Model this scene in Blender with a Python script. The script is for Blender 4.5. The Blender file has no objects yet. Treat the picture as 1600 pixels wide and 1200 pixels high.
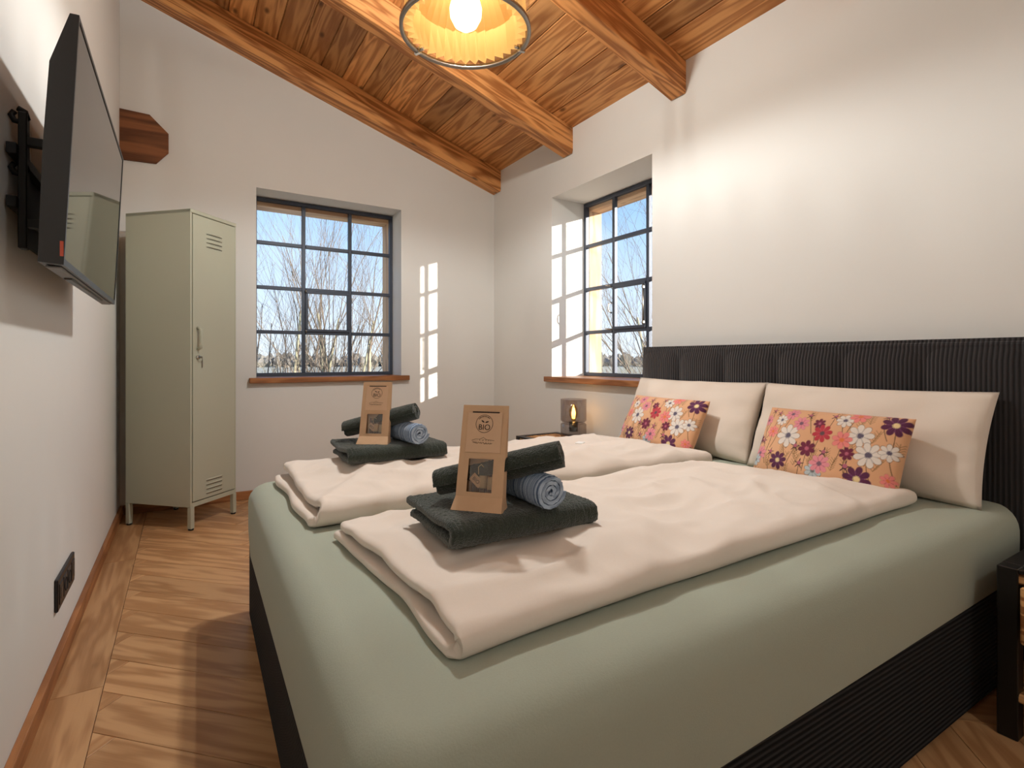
import bpy, bmesh, math, random
import numpy as np
from mathutils import Vector, Matrix, noise

random.seed(7)
scene = bpy.context.scene
col = scene.collection

# ------------------------------------------------------------------ camera
cam_d = bpy.data.cameras.new('camera')
cam = bpy.data.objects.new('camera', cam_d)
col.objects.link(cam)
cam.location = (0.0, 0.0, 0.975)
cam.rotation_euler = (math.radians(90), 0, math.radians(-31.95))
cam_d.sensor_width = 36.0
cam_d.lens = 36.0 * 820.0 / 1600.0
cam_d.shift_y = -39.0 / 1600.0
cam_d.clip_start = 0.02
cam_d.clip_end = 3000
scene.camera = cam

# ------------------------------------------------------------------ sky, sun, exposure
world = bpy.data.worlds.new('world')
scene.world = world
world.use_nodes = True
wn = world.node_tree.nodes
wl = world.node_tree.links
wn.clear()
w_out = wn.new('ShaderNodeOutputWorld')
w_bg = wn.new('ShaderNodeBackground')
w_tc = wn.new('ShaderNodeTexCoord')
w_sep = wn.new('ShaderNodeSeparateXYZ')
w_ramp = wn.new('ShaderNodeValToRGB')
e = w_ramp.color_ramp.elements
e[0].position = 0.0
e[0].color = (0.78, 0.88, 0.97, 1)
e[1].position = 0.75
e[1].color = (0.10, 0.26, 0.66, 1)
m1 = w_ramp.color_ramp.elements.new(0.30)
m1.color = (0.30, 0.56, 0.93, 1)
wl.new(w_tc.outputs['Generated'], w_sep.inputs[0])
wl.new(w_sep.outputs['Z'], w_ramp.inputs[0])
wl.new(w_ramp.outputs[0], w_bg.inputs['Color'])
w_bg.inputs['Strength'].default_value = 0.98
wl.new(w_bg.outputs[0], w_out.inputs[0])

sun_d = bpy.data.lights.new('sun', 'SUN')
sun_d.energy = 9.0
sun_d.color = (1.0, 0.93, 0.82)
sun_d.angle = math.radians(0.5)
sun = bpy.data.objects.new('sun', sun_d)
col.objects.link(sun)
el = math.radians(10.4)
sun_dir = Vector((-0.535 * math.cos(el), 0.845 * math.cos(el), -math.sin(el)))
sun.rotation_euler = sun_dir.to_track_quat('-Z', 'Y').to_euler()
sun.location = (12, -15, 6)

scene.view_settings.view_transform = 'Standard'
scene.view_settings.look = 'None'
scene.view_settings.exposure = 0.4
scene.view_settings.gamma = 1.0
scene.view_settings.use_curve_mapping = False


# ------------------------------------------------------------------ materials
def srgb(r, g, b):
    f = lambda c: (c / 255 / 12.92) if c / 255 <= 0.04045 else ((c / 255 + 0.055) / 1.055) ** 2.4
    return (f(r), f(g), f(b), 1.0)


def base_mat(name):
    m = bpy.data.materials.new(name)
    m.use_nodes = True
    nt = m.node_tree
    return m, nt, nt.nodes['Principled BSDF']


def N(nt, t, **kw):
    n = nt.nodes.new(t)
    for k, v in kw.items():
        setattr(n, k, v)
    return n


def bump(nt, bsdf, height, strength=0.3, dist=0.005):
    b = N(nt, 'ShaderNodeBump')
    b.inputs['Strength'].default_value = strength
    b.inputs['Distance'].default_value = dist
    nt.links.new(height, b.inputs['Height'])
    nt.links.new(b.outputs[0], bsdf.inputs['Normal'])


def plain(name, c, rough=0.5, metal=0.0, spec=0.5, noise_amt=0.06, nscale=30, bump_s=0.0, bump_scale=200, sheen=0.0):
    m, nt, b = base_mat(name)
    tc = N(nt, 'ShaderNodeTexCoord')
    nz = N(nt, 'ShaderNodeTexNoise')
    nz.inputs['Scale'].default_value = nscale
    nz.inputs['Detail'].default_value = 3
    nt.links.new(tc.outputs['Object'], nz.inputs['Vector'])
    mx = N(nt, 'ShaderNodeMix', data_type='RGBA')
    mx.inputs['A'].default_value = tuple(x * (1 - noise_amt) for x in c[:3]) + (1,)
    mx.inputs['B'].default_value = tuple(min(1, x * (1 + noise_amt)) for x in c[:3]) + (1,)
    nt.links.new(nz.outputs['Fac'], mx.inputs['Factor'])
    nt.links.new(mx.outputs['Result'], b.inputs['Base Color'])
    b.inputs['Roughness'].default_value = rough
    b.inputs['Metallic'].default_value = metal
    b.inputs['Specular IOR Level'].default_value = spec
    if sheen:
        b.inputs['Sheen Weight'].default_value = sheen
    if bump_s:
        n2 = N(nt, 'ShaderNodeTexNoise')
        n2.inputs['Scale'].default_value = bump_scale
        n2.inputs['Detail'].default_value = 4
        nt.links.new(tc.outputs['Object'], n2.inputs['Vector'])
        bump(nt, b, n2.outputs['Fac'], bump_s, 0.004)
    return m


def wood(name, light, dark, rough=0.45, stretch=9.0, scale=2.2, contrast=(0.35, 0.68), knots=0.5, rand=0.35, wave=True, bump_s=0.12):
    """grain runs along the object's local X"""
    m, nt, b = base_mat(name)
    L = nt.links.new
    tc = N(nt, 'ShaderNodeTexCoord')
    oi = N(nt, 'ShaderNodeObjectInfo')
    mul = N(nt, 'ShaderNodeVectorMath', operation='SCALE')
    mul.inputs['Scale'].default_value = 37.0
    cmb = N(nt, 'ShaderNodeCombineXYZ')
    L(oi.outputs['Random'], cmb.inputs[0]); L(oi.outputs['Random'], cmb.inputs[1])
    L(cmb.outputs[0], mul.inputs[0])
    add = N(nt, 'ShaderNodeVectorMath', operation='ADD')
    L(tc.outputs['Object'], add.inputs[0]); L(mul.outputs[0], add.inputs[1])
    mp = N(nt, 'ShaderNodeMapping')
    mp.inputs['Scale'].default_value = (1.0, stretch, stretch)
    L(add.outputs[0], mp.inputs['Vector'])
    n1 = N(nt, 'ShaderNodeTexNoise')
    n1.inputs['Scale'].default_value = scale
    n1.inputs['Detail'].default_value = 2.5
    n1.inputs['Distortion'].default_value = 0.35
    L(mp.outputs[0], n1.inputs['Vector'])
    # rings: sine of noise
    r1 = N(nt, 'ShaderNodeMath', operation='MULTIPLY'); r1.inputs[1].default_value = 46.0 if wave else 24.0
    L(n1.outputs['Fac'], r1.inputs[0])
    r2 = N(nt, 'ShaderNodeMath', operation='SINE'); L(r1.outputs[0], r2.inputs[0])
    r3 = N(nt, 'ShaderNodeMath', operation='MULTIPLY_ADD'); r3.inputs[1].default_value = 0.5; r3.inputs[2].default_value = 0.5
    L(r2.outputs[0], r3.inputs[0])
    fine = N(nt, 'ShaderNodeTexNoise')
    fine.inputs['Scale'].default_value = 26
    fine.inputs['Detail'].default_value = 3
    mp2 = N(nt, 'ShaderNodeMapping'); mp2.inputs['Scale'].default_value = (0.35, 7, 7)
    L(add.outputs[0], mp2.inputs['Vector']); L(mp2.outputs[0], fine.inputs['Vector'])
    mixf = N(nt, 'ShaderNodeMix', data_type='FLOAT'); mixf.inputs['Factor'].default_value = 0.4
    L(r3.outputs[0], mixf.inputs['A']); L(fine.outputs['Fac'], mixf.inputs['B'])
    ramp = N(nt, 'ShaderNodeValToRGB')
    ramp.color_ramp.elements[0].position = contrast[0]; ramp.color_ramp.elements[0].color = dark
    ramp.color_ramp.elements[1].position = contrast[1]; ramp.color_ramp.elements[1].color = light
    L(mixf.outputs['Result'], ramp.inputs[0])
    # knots
    mp3 = N(nt, 'ShaderNodeMapping'); mp3.inputs['Scale'].default_value = (1.6, 3.2, 3.2)
    L(add.outputs[0], mp3.inputs['Vector'])
    vo = N(nt, 'ShaderNodeTexVoronoi'); vo.inputs['Scale'].default_value = 2.2
    L(mp3.outputs[0], vo.inputs['Vector'])
    kr = N(nt, 'ShaderNodeValToRGB')
    kr.color_ramp.elements[0].position = 0.05; kr.color_ramp.elements[0].color = (knots, knots, knots, 1)
    kr.color_ramp.elements[1].position = 0.15; kr.color_ramp.elements[1].color = (0, 0, 0, 1)
    L(vo.outputs['Distance'], kr.inputs[0])
    kmix = N(nt, 'ShaderNodeMix', data_type='RGBA')
    kmix.inputs['B'].default_value = tuple(x * 0.35 for x in dark[:3]) + (1,)
    L(kr.outputs[0], kmix.inputs['Factor']); L(ramp.outputs[0], kmix.inputs['A'])
    # per-piece tone
    hv = N(nt, 'ShaderNodeHueSaturation')
    mr = N(nt, 'ShaderNodeMapRange'); mr.inputs['To Min'].default_value = 1 - rand; mr.inputs['To Max'].default_value = 1 + rand * 0.7
    L(oi.outputs['Random'], mr.inputs['Value']); L(mr.outputs[0], hv.inputs['Value'])
    L(kmix.outputs['Result'], hv.inputs['Color'])
    L(hv.outputs[0], b.inputs['Base Color'])
    b.inputs['Roughness'].default_value = rough
    b.inputs['Specular IOR Level'].default_value = 0.35
    bump(nt, b, mixf.outputs['Result'], bump_s, 0.002)
    return m


def ribs(name, c, axis, pitch, rough=0.85, strength=0.9, sheen=0.25):
    """corduroy: ribs spaced along the given local axis"""
    m, nt, b = base_mat(name)
    L = nt.links.new
    tc = N(nt, 'ShaderNodeTexCoord')
    wv = N(nt, 'ShaderNodeTexWave', wave_type='BANDS', bands_direction=axis, wave_profile='SIN')
    wv.inputs['Scale'].default_value = 0.314 / pitch
    wv.inputs['Distortion'].default_value = 0.25
    wv.inputs['Detail'].default_value = 1
    L(tc.outputs['Object'], wv.inputs['Vector'])
    mx = N(nt, 'ShaderNodeMix', data_type='RGBA')
    mx.inputs['A'].default_value = tuple(x * 0.45 for x in c[:3]) + (1,)
    mx.inputs['B'].default_value = tuple(x * 1.25 for x in c[:3]) + (1,)
    L(wv.outputs['Fac'], mx.inputs['Factor'])
    L(mx.outputs['Result'], b.inputs['Base Color'])
    b.inputs['Roughness'].default_value = rough
    b.inputs['Sheen Weight'].default_value = sheen
    b.inputs['Specular IOR Level'].default_value = 0.2
    bump(nt, b, wv.outputs['Fac'], strength, 0.004)
    return m


def glass(name, tint=(1, 1, 1), refl=0.06, rough=0.0):
    m = bpy.data.materials.new(name)
    m.use_nodes = True
    nt = m.node_tree
    nt.nodes.clear()
    out = N(nt, 'ShaderNodeOutputMaterial')
    tr = N(nt, 'ShaderNodeBsdfTransparent'); tr.inputs[0].default_value = (*tint, 1)
    gl = N(nt, 'ShaderNodeBsdfGlossy'); gl.inputs['Roughness'].default_value = rough
    lw = N(nt, 'ShaderNodeLayerWeight'); lw.inputs['Blend'].default_value = 0.25
    mt = N(nt, 'ShaderNodeMath', operation='MULTIPLY_ADD'); mt.inputs[1].default_value = 0.16; mt.inputs[2].default_value = refl
    nt.links.new(lw.outputs['Fresnel'], mt.inputs[0])
    mx = N(nt, 'ShaderNodeMixShader')
    nt.links.new(mt.outputs[0], mx.inputs[0]); nt.links.new(tr.outputs[0], mx.inputs[1]); nt.links.new(gl.outputs[0], mx.inputs[2])
    nt.links.new(mx.outputs[0], out.inputs[0])
    return m


def emit(name, c, s):
    m = bpy.data.materials.new(name)
    m.use_nodes = True
    nt = m.node_tree
    nt.nodes.clear()
    out = N(nt, 'ShaderNodeOutputMaterial')
    em = N(nt, 'ShaderNodeEmission')
    em.inputs[0].default_value = c
    em.inputs[1].default_value = s
    nt.links.new(em.outputs[0], out.inputs[0])
    return m


def paper_shade(name, c):
    m, nt, b = base_mat(name)
    nt.nodes.remove(b)
    out = nt.nodes['Material Output']
    df = N(nt, 'ShaderNodeBsdfDiffuse'); df.inputs[0].default_value = c
    tl = N(nt, 'ShaderNodeBsdfTranslucent'); tl.inputs[0].default_value = c
    mx = N(nt, 'ShaderNodeMixShader'); mx.inputs[0].default_value = 0.42
    nt.links.new(df.outputs[0], mx.inputs[1]); nt.links.new(tl.outputs[0], mx.inputs[2])
    nt.links.new(mx.outputs[0], out.inputs[0])
    return m


def vcol_mat(name, rough=0.8):
    m, nt, b = base_mat(name)
    at = N(nt, 'ShaderNodeVertexColor', layer_name='print')
    nt.links.new(at.outputs['Color'], b.inputs['Base Color'])
    b.inputs['Roughness'].default_value = rough
    b.inputs['Sheen Weight'].default_value = 0.15
    tc = N(nt, 'ShaderNodeTexCoord')
    n2 = N(nt, 'ShaderNodeTexNoise'); n2.inputs['Scale'].default_value = 500
    nt.links.new(tc.outputs['Object'], n2.inputs['Vector'])
    bump(nt, b, n2.outputs['Fac'], 0.15, 0.002)
    return m


def stripes_towel(name):
    m, nt, b = base_mat(name)
    L = nt.links.new
    tc = N(nt, 'ShaderNodeTexCoord')
    sp = N(nt, 'ShaderNodeSeparateXYZ'); L(tc.outputs['Object'], sp.inputs[0])
    nz = N(nt, 'ShaderNodeTexNoise', noise_dimensions='1D'); nz.inputs['Scale'].default_value = 160; nz.inputs['Detail'].default_value = 2
    L(sp.outputs['X'], nz.inputs['W'])
    rp = N(nt, 'ShaderNodeValToRGB')
    rp.color_ramp.elements[0].position = 0.35; rp.color_ramp.elements[0].color = srgb(78, 98, 128)
    rp.color_ramp.elements[1].position = 0.68; rp.color_ramp.elements[1].color = srgb(172, 188, 206)
    L(nz.outputs['Fac'], rp.inputs[0]); L(rp.outputs[0], b.inputs['Base Color'])
    b.inputs['Roughness'].default_value = 0.95
    n2 = N(nt, 'ShaderNodeTexNoise'); n2.inputs['Scale'].default_value = 420
    L(tc.outputs['Object'], n2.inputs['Vector'])
    bump(nt, b, n2.outputs['Fac'], 0.5, 0.004)
    return m


M = {}
M['wall'] = plain('wall_paint', srgb(225, 222, 216), 0.9, noise_amt=0.012, nscale=6, bump_s=0.04, bump_scale=120, spec=0.2)
M['oak'] = wood('oak_floor', srgb(202, 156, 110), srgb(172, 125, 82), 0.38, stretch=8, scale=1.6, contrast=(0.2, 0.75), knots=0.85, rand=0.16, wave=False)
M['oak_trim'] = wood('oak_trim', srgb(176, 118, 72), srgb(140, 88, 50), 0.45, stretch=10, scale=1.5, contrast=(0.2, 0.8), knots=0.3, rand=0.05, wave=False)
M['pine'] = wood('pine_boards', srgb(222, 160, 98), srgb(172, 110, 58), 0.5, stretch=11, scale=0.9, contrast=(0.15, 0.8), knots=0.9, rand=0.38)
M['beam'] = wood('pine_beam', srgb(218, 154, 92), srgb(158, 98, 50), 0.5, stretch=12, scale=0.9, contrast=(0.2, 0.74), knots=0.9, rand=0.12)
M['oldbeam'] = wood('weathered_beam', srgb(140, 88, 52), srgb(96, 56, 30), 0.7, stretch=8, scale=1.0, contrast=(0.2, 0.8), knots=0.6, rand=0.05, wave=False)
M['outwood'] = wood('exterior_larch', srgb(214, 178, 138), srgb(176, 138, 104), 0.7, stretch=8, scale=1.0, contrast=(0.2, 0.8), knots=0.5, rand=0.05, wave=False)
M['crate'] = wood('crate_wood', srgb(206, 158, 104), srgb(140, 92, 52), 0.6, stretch=9, scale=2.0, knots=0.4, rand=0.15)
M['steel'] = plain('slate_steel', srgb(66, 72, 84), 0.45, 0.3, noise_amt=0.05)
M['chrome'] = plain('bright_metal', srgb(200, 198, 192), 0.25, 1.0, noise_amt=0.02)
M['dullmetal'] = plain('brushed_metal', srgb(150, 142, 132), 0.35, 1.0, noise_amt=0.05)
M['glass'] = glass('window_glass', (1, 1, 1), 0.006, 0.3)
M['locker'] = plain('sage_metal', srgb(178, 177, 156), 0.42, 0.0, noise_amt=0.01, nscale=4)
M['rubber'] = plain('black_rubber', srgb(22, 21, 20), 0.7)
M['tvblack'] = plain('tv_plastic', srgb(26, 25, 25), 0.38, noise_amt=0.1)
M['tvscreen'] = plain('tv_screen', srgb(10, 10, 11), 0.04, spec=0.6, noise_amt=0.0)
M['tvstrip'] = plain('tv_speaker_strip', srgb(120, 118, 116), 0.5, 0.2, noise_amt=0.25, nscale=120)
M['mount'] = plain('mount_steel', srgb(18, 18, 18), 0.5, 0.3)
M['tag'] = plain('tag_paper', srgb(205, 196, 186), 0.7)
M['red'] = plain('red_sticker', srgb(190, 78, 52), 0.5)
M['socket'] = plain('socket_black', srgb(26, 25, 26), 0.4)
M['socket_in'] = plain('socket_inner', srgb(48, 46, 46), 0.45)
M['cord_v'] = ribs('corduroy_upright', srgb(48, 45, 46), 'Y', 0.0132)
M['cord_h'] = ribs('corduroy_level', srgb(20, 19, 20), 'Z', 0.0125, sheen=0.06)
M['cord_h'].node_tree.nodes['Principled BSDF'].inputs['Specular IOR Level'].default_value = 0.1
M['sheet'] = plain('sage_jersey', srgb(165, 171, 155), 0.95, spec=0.15, noise_amt=0.05, nscale=260, bump_s=0.12, bump_scale=350, sheen=0.1)
M['duvet'] = plain('cream_cotton', srgb(228, 215, 202), 0.9, spec=0.2, noise_amt=0.02, nscale=200, bump_s=0.06, bump_scale=500, sheen=0.1)
M['pillow'] = plain('white_cotton', srgb(228, 214, 199), 0.9, spec=0.2, noise_amt=0.02, nscale=200, bump_s=0.06, bump_scale=500, sheen=0.1)
M['towel'] = plain('green_terry', srgb(55, 61, 53), 1.0, spec=0.1, noise_amt=0.7, nscale=300, bump_s=1.0, bump_scale=280, sheen=0.35)
M['bluetowel'] = stripes_towel('blue_striped_terry')
M['kraft'] = plain('kraft_paper', srgb(206, 168, 132), 0.75, noise_amt=0.07, nscale=40, bump_s=0.08, bump_scale=60)
M['kraft_label'] = plain('kraft_label', srgb(212, 175, 142), 0.7, noise_amt=0.04, nscale=40)
M['ink'] = plain('dark_ink', srgb(44, 28, 20), 0.8)
M['film'] = glass('cellophane', (0.93, 0.90, 0.86), 0.08, 0.08)
M['biscuit'] = plain('biscuit', srgb(198, 172, 136), 0.8, noise_amt=0.12, nscale=90)
M['bar'] = plain('brown_bar', srgb(112, 72, 46), 0.7, noise_amt=0.2, nscale=60)
M['ribbon'] = plain('ribbon', srgb(214, 190, 150), 0.6)
M['shade'] = paper_shade('pleated_paper', srgb(214, 176, 108))
M['acrylic'] = glass('clear_acrylic', (0.96, 0.95, 0.93), 0.05, 0.02)
def bulb_mat(name, c, s):
    m = emit(name, c, s)
    nt = m.node_tree
    em = [n for n in nt.nodes if n.type == 'EMISSION'][0]
    out = [n for n in nt.nodes if n.type == 'OUTPUT_MATERIAL'][0]
    tr = N(nt, 'ShaderNodeBsdfTransparent')
    ad = N(nt, 'ShaderNodeAddShader')
    nt.links.new(em.outputs[0], ad.inputs[0]); nt.links.new(tr.outputs[0], ad.inputs[1]); nt.links.new(ad.outputs[0], out.inputs[0])
    return m


M['bulb'] = bulb_mat('bulb_glow', (1.0, 0.86, 0.56, 1), 1.1)
M['smoke'] = glass('smoked_glass', (0.84, 0.81, 0.80), 0.06, 0.0)
M['amber'] = glass('amber_bulb_glass', (1.0, 0.80, 0.45), 0.06, 0.0)
M['filament'] = emit('filament_glow', (1.0, 0.50, 0.12, 1), 25.0)
M['black'] = plain('black_metal', srgb(24, 22, 21), 0.35, 0.2, noise_amt=0.05)
M['white'] = plain('white_plastic', srgb(240, 238, 234), 0.4, noise_amt=0.01)
M['cushion'] = vcol_mat('floral_print')
M['bark'] = plain('pale_bark', srgb(168, 160, 132), 0.9, noise_amt=0.3, nscale=8)
M['twig'] = plain('twig_bark', srgb(118, 104, 90), 0.9, noise_amt=0.25, nscale=8)
M['field'] = plain('frosty_field', srgb(214, 204, 178), 1.0, noise_amt=0.15, nscale=0.05, spec=0.0)
M['far'] = plain('distant_wood', srgb(122, 118, 112), 1.0, noise_amt=0.25, nscale=0.15, spec=0.0)
M['bush'] = plain('dry_shrub', srgb(150, 142, 112), 0.95, noise_amt=0.3, nscale=5)


# ------------------------------------------------------------------ mesh helpers
def link(name, me, mat=None, parent=None, smooth=False):
    o = bpy.data.objects.new(name, me)
    col.objects.link(o)
    if mat is not None and not me.materials:
        me.materials.append(mat)
    if parent is not None:
        o.parent = parent
    if smooth:
        me.polygons.foreach_set('use_smooth', [True] * len(me.polygons))
    return o


def empty(name, loc=(0, 0, 0), rot=(0, 0, 0), parent=None):
    o = bpy.data.objects.new(name, None)
    col.objects.link(o)
    o.location = loc
    o.rotation_euler = rot
    o.empty_display_size = 0.1
    if parent is not None:
        o.parent = parent
    return o


def tag(o, label=None, cat=None, group=None, kind=None):
    if label: o['label'] = label
    if cat: o['category'] = cat
    if group: o['group'] = group
    if kind: o['kind'] = kind
    return o


class MB:
    def __init__(self):
        self.bm = bmesh.new()

    def box(self, lo, hi, bevel=0.0, seg=1, mat=None):
        x0, y0, z0 = lo; x1, y1, z1 = hi
        tmp = bmesh.new()
        vs = [tmp.verts.new(c) for c in ((x0, y0, z0), (x1, y0, z0), (x1, y1, z0), (x0, y1, z0), (x0, y0, z1), (x1, y0, z1), (x1, y1, z1), (x0, y1, z1))]
        for f in ((0, 3, 2, 1), (4, 5, 6, 7), (0, 1, 5, 4), (1, 2, 6, 5), (2, 3, 7, 6), (3, 0, 4, 7)):
            tmp.faces.new([vs[i] for i in f])
        if bevel > 0:
            bmesh.ops.bevel(tmp, geom=tmp.edges[:], offset=bevel, segments=seg, affect='EDGES', profile=0.5)
        self._merge(tmp, mat)
        return self

    def _merge(self, tmp, mat=None):
        mp = {}
        for v in tmp.verts:
            co = v.co if mat is None else mat @ v.co
            mp[v] = self.bm.verts.new(co)
        for f in tmp.faces:
            nf = self.bm.faces.new([mp[v] for v in f.verts])
            nf.smooth = f.smooth
        tmp.free()

    def prism(self, pts, axis, a, b):
        """extrude a 2-D polygon along axis ('x','y','z') from a to b"""
        def mk(p, t):
            return {'x': (t, p[0], p[1]), 'y': (p[0], t, p[1]), 'z': (p[0], p[1], t)}[axis]
        A = [self.bm.verts.new(mk(p, a)) for p in pts]
        B = [self.bm.verts.new(mk(p, b)) for p in pts]
        n = len(pts)
        self.bm.faces.new(A[::-1]); self.bm.faces.new(B)
        for i in range(n):
            self.bm.faces.new((A[i], A[(i + 1) % n], B[(i + 1) % n], B[i]))
        return self

    def tube(self, pts, radii, seg=8, cap=True):
        pts = [Vector(p) for p in pts]
        if not hasattr(radii, '__len__'):
            radii = [radii] * len(pts)
        rings = []
        up = None
        for i, p in enumerate(pts):
            d = (pts[min(i + 1, len(pts) - 1)] - pts[max(i - 1, 0)])
            if d.length < 1e-9: d = Vector((0, 0, 1))
            d.normalize()
            if up is None:
                up = d.orthogonal().normalized()
            else:
                up = (up - d * up.dot(d))
                if up.length < 1e-6: up = d.orthogonal()
                up.normalize()
            s = d.cross(up)
            rings.append([self.bm.verts.new(p + (up * math.cos(2 * math.pi * k / seg) + s * math.sin(2 * math.pi * k / seg)) * radii[i]) for k in range(seg)])
        for a, b in zip(rings, rings[1:]):
            for k in range(seg):
                f = self.bm.faces.new((a[k], a[(k + 1) % seg], b[(k + 1) % seg], b[k]))
                f.smooth = True
        if cap and seg > 2:
            self.bm.faces.new(rings[0][::-1]); self.bm.faces.new(rings[-1])
        return self

    def lathe(self, prof, seg=32, center=(0, 0), closed=False):
        """prof: (r,z) list revolved about Z"""
        rings = []
        for r, z in prof:
            if r < 1e-6:
                rings.append([self.bm.verts.new((center[0], center[1], z))])
            else:
                rings.append([self.bm.verts.new((center[0] + r * math.cos(2 * math.pi * k / seg), center[1] + r * math.sin(2 * math.pi * k / seg), z)) for k in range(seg)])
        pairs = list(zip(rings, rings[1:]))
        if closed: pairs.append((rings[-1], rings[0]))
        for a, b in pairs:
            for k in range(seg):
                k2 = (k + 1) % seg
                if len(a) == 1 and len(b) == 1: continue
                if len(a) == 1: f = self.bm.faces.new((a[0], b[k], b[k2]))
                elif len(b) == 1: f = self.bm.faces.new((a[k], b[0], a[k2]))
                else: f = self.bm.faces.new((a[k], b[k], b[k2], a[k2]))
                f.smooth = True
        return self

    def grid(self, fn, nu, nv, smooth=True, closed_u=False):
        g = [[self.bm.verts.new(fn(i, j)) for j in range(nv)] for i in range(nu)]
        for i in range(nu if closed_u else nu - 1):
            for j in range(nv - 1):
                f = self.bm.faces.new((g[i][j], g[(i + 1) % nu][j], g[(i + 1) % nu][j + 1], g[i][j + 1]))
                f.smooth = smooth
        return g

    def mesh(self, name, recalc=True):
        if recalc:
            bmesh.ops.recalc_face_normals(self.bm, faces=self.bm.faces[:])
        me = bpy.data.meshes.new(name)
        self.bm.to_mesh(me)
        self.bm.free()
        return me

    def build(self, name, mat, parent=None, recalc=True):
        return link(name, self.mesh(name, recalc), mat, parent)


def box(name, lo, hi, mat, parent=None, bevel=0.0, seg=1):
    return MB().box(lo, hi, bevel, seg).build(name, mat, parent)


# ------------------------------------------------------------------ room shell
XL, XR, YB, YF = -0.345, 2.355, 4.08, -1.6
ZE, SL = 2.63, 0.314                 # eave height of the boarding at the right wall, roof slope
zc = lambda x: ZE + SL * (XR - x)    # underside of boards
W1 = dict(a=0.427, b=1.488, z0=0.845, z1=2.182, d=0.208, out=0.39)      # window in the back wall (x range)
W2 = dict(a=2.204, b=3.207, z0=0.845, z1=2.195, d=0.31, out=0.47)       # window in the right wall (y range)

# back wall, gable shaped
mb = MB()
xa, xb = XL - 0.3, XR + W2['out']
yo = YB + W1['out']
top = lambda x: zc(x) + 0.03
mb.prism([(xa, -0.1), (W1['a'], -0.1), (W1['a'], top(W1['a'])), (xa, top(xa))], 'y', YB, yo)
mb.prism([(W1['b'], -0.1), (xb, -0.1), (xb, top(xb)), (W1['b'], top(W1['b']))], 'y', YB, yo)
mb.prism([(W1['a'], -0.1), (W1['b'], -0.1), (W1['b'], W1['z0'] - 0.04), (W1['a'], W1['z0'] - 0.04)], 'y', YB, yo)
mb.prism([(W1['a'], W1['z1']), (W1['b'], W1['z1']), (W1['b'], top(W1['b'])), (W1['a'], top(W1['a']))], 'y', YB, yo)
wall_back = tag(mb.build('wall_back', M['wall']), kind='structure')

mb = MB()
xo = XR + W2['out']
ztop = ZE + 0.03
mb.box((XR, YF, -0.1), (xo, W2['a'], ztop)).box((XR, W2['b'], -0.1), (xo, YB, ztop))
mb.box((XR, W2['a'], -0.1), (xo, W2['b'], W2['z0'] - 0.04)).box((XR, W2['a'], W2['z1']), (xo, W2['b'], ztop))
wall_right = tag(mb.build('wall_right', M['wall']), kind='structure')

mb = MB()
mb.box((XL - 0.3, YF, -0.1), (XL, YB, zc(XL) + 0.05))
wall_left = tag(mb.build('wall_left', M['wall']), kind='structure')
mb = MB()
mb.prism([(XL - 0.3, -0.1), (XR + 0.5, -0.1), (XR + 0.5, top(XR + 0.5)), (XL - 0.3, top(XL - 0.3))], 'y', YF - 0.3, YF)
wall_front = tag(mb.build('wall_front', M['wall']), kind='structure')

# ------------------------------------------------------------------ floor with herringbone planks
floor = tag(box('floor', (XL, YF, -0.12), (XR, YB, -0.013), M['oak']), kind='structure')


def clip_poly(poly, x0, x1, y0, y1):
    def cl(p, inside, inter):
        out = []
        for i in range(len(p)):
            a, b = p[i], p[(i + 1) % len(p)]
            ia, ib = inside(a), inside(b)
            if ia: out.append(a)
            if ia != ib: out.append(inter(a, b))
        return out
    def ix(v): return lambda a, b: (v, a[1] + (b[1] - a[1]) * (v - a[0]) / (b[0] - a[0]))
    def iy(v): return lambda a, b: (a[0] + (b[0] - a[0]) * (v - a[1]) / (b[1] - a[1]), v)
    for ins, it in ((lambda q: q[0] >= x0, ix(x0)), (lambda q: q[0] <= x1, ix(x1)), (lambda q: q[1] >= y0, iy(y0)), (lambda q: q[1] <= y1, iy(y1))):
        if not poly: return []
        poly = cl(poly, ins, it)
    return poly


def area(p):
    return 0.5 * abs(sum(p[i][0] * p[(i + 1) % len(p)][1] - p[(i + 1) % len(p)][0] * p[i][1] for i in range(len(p))))


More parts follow.
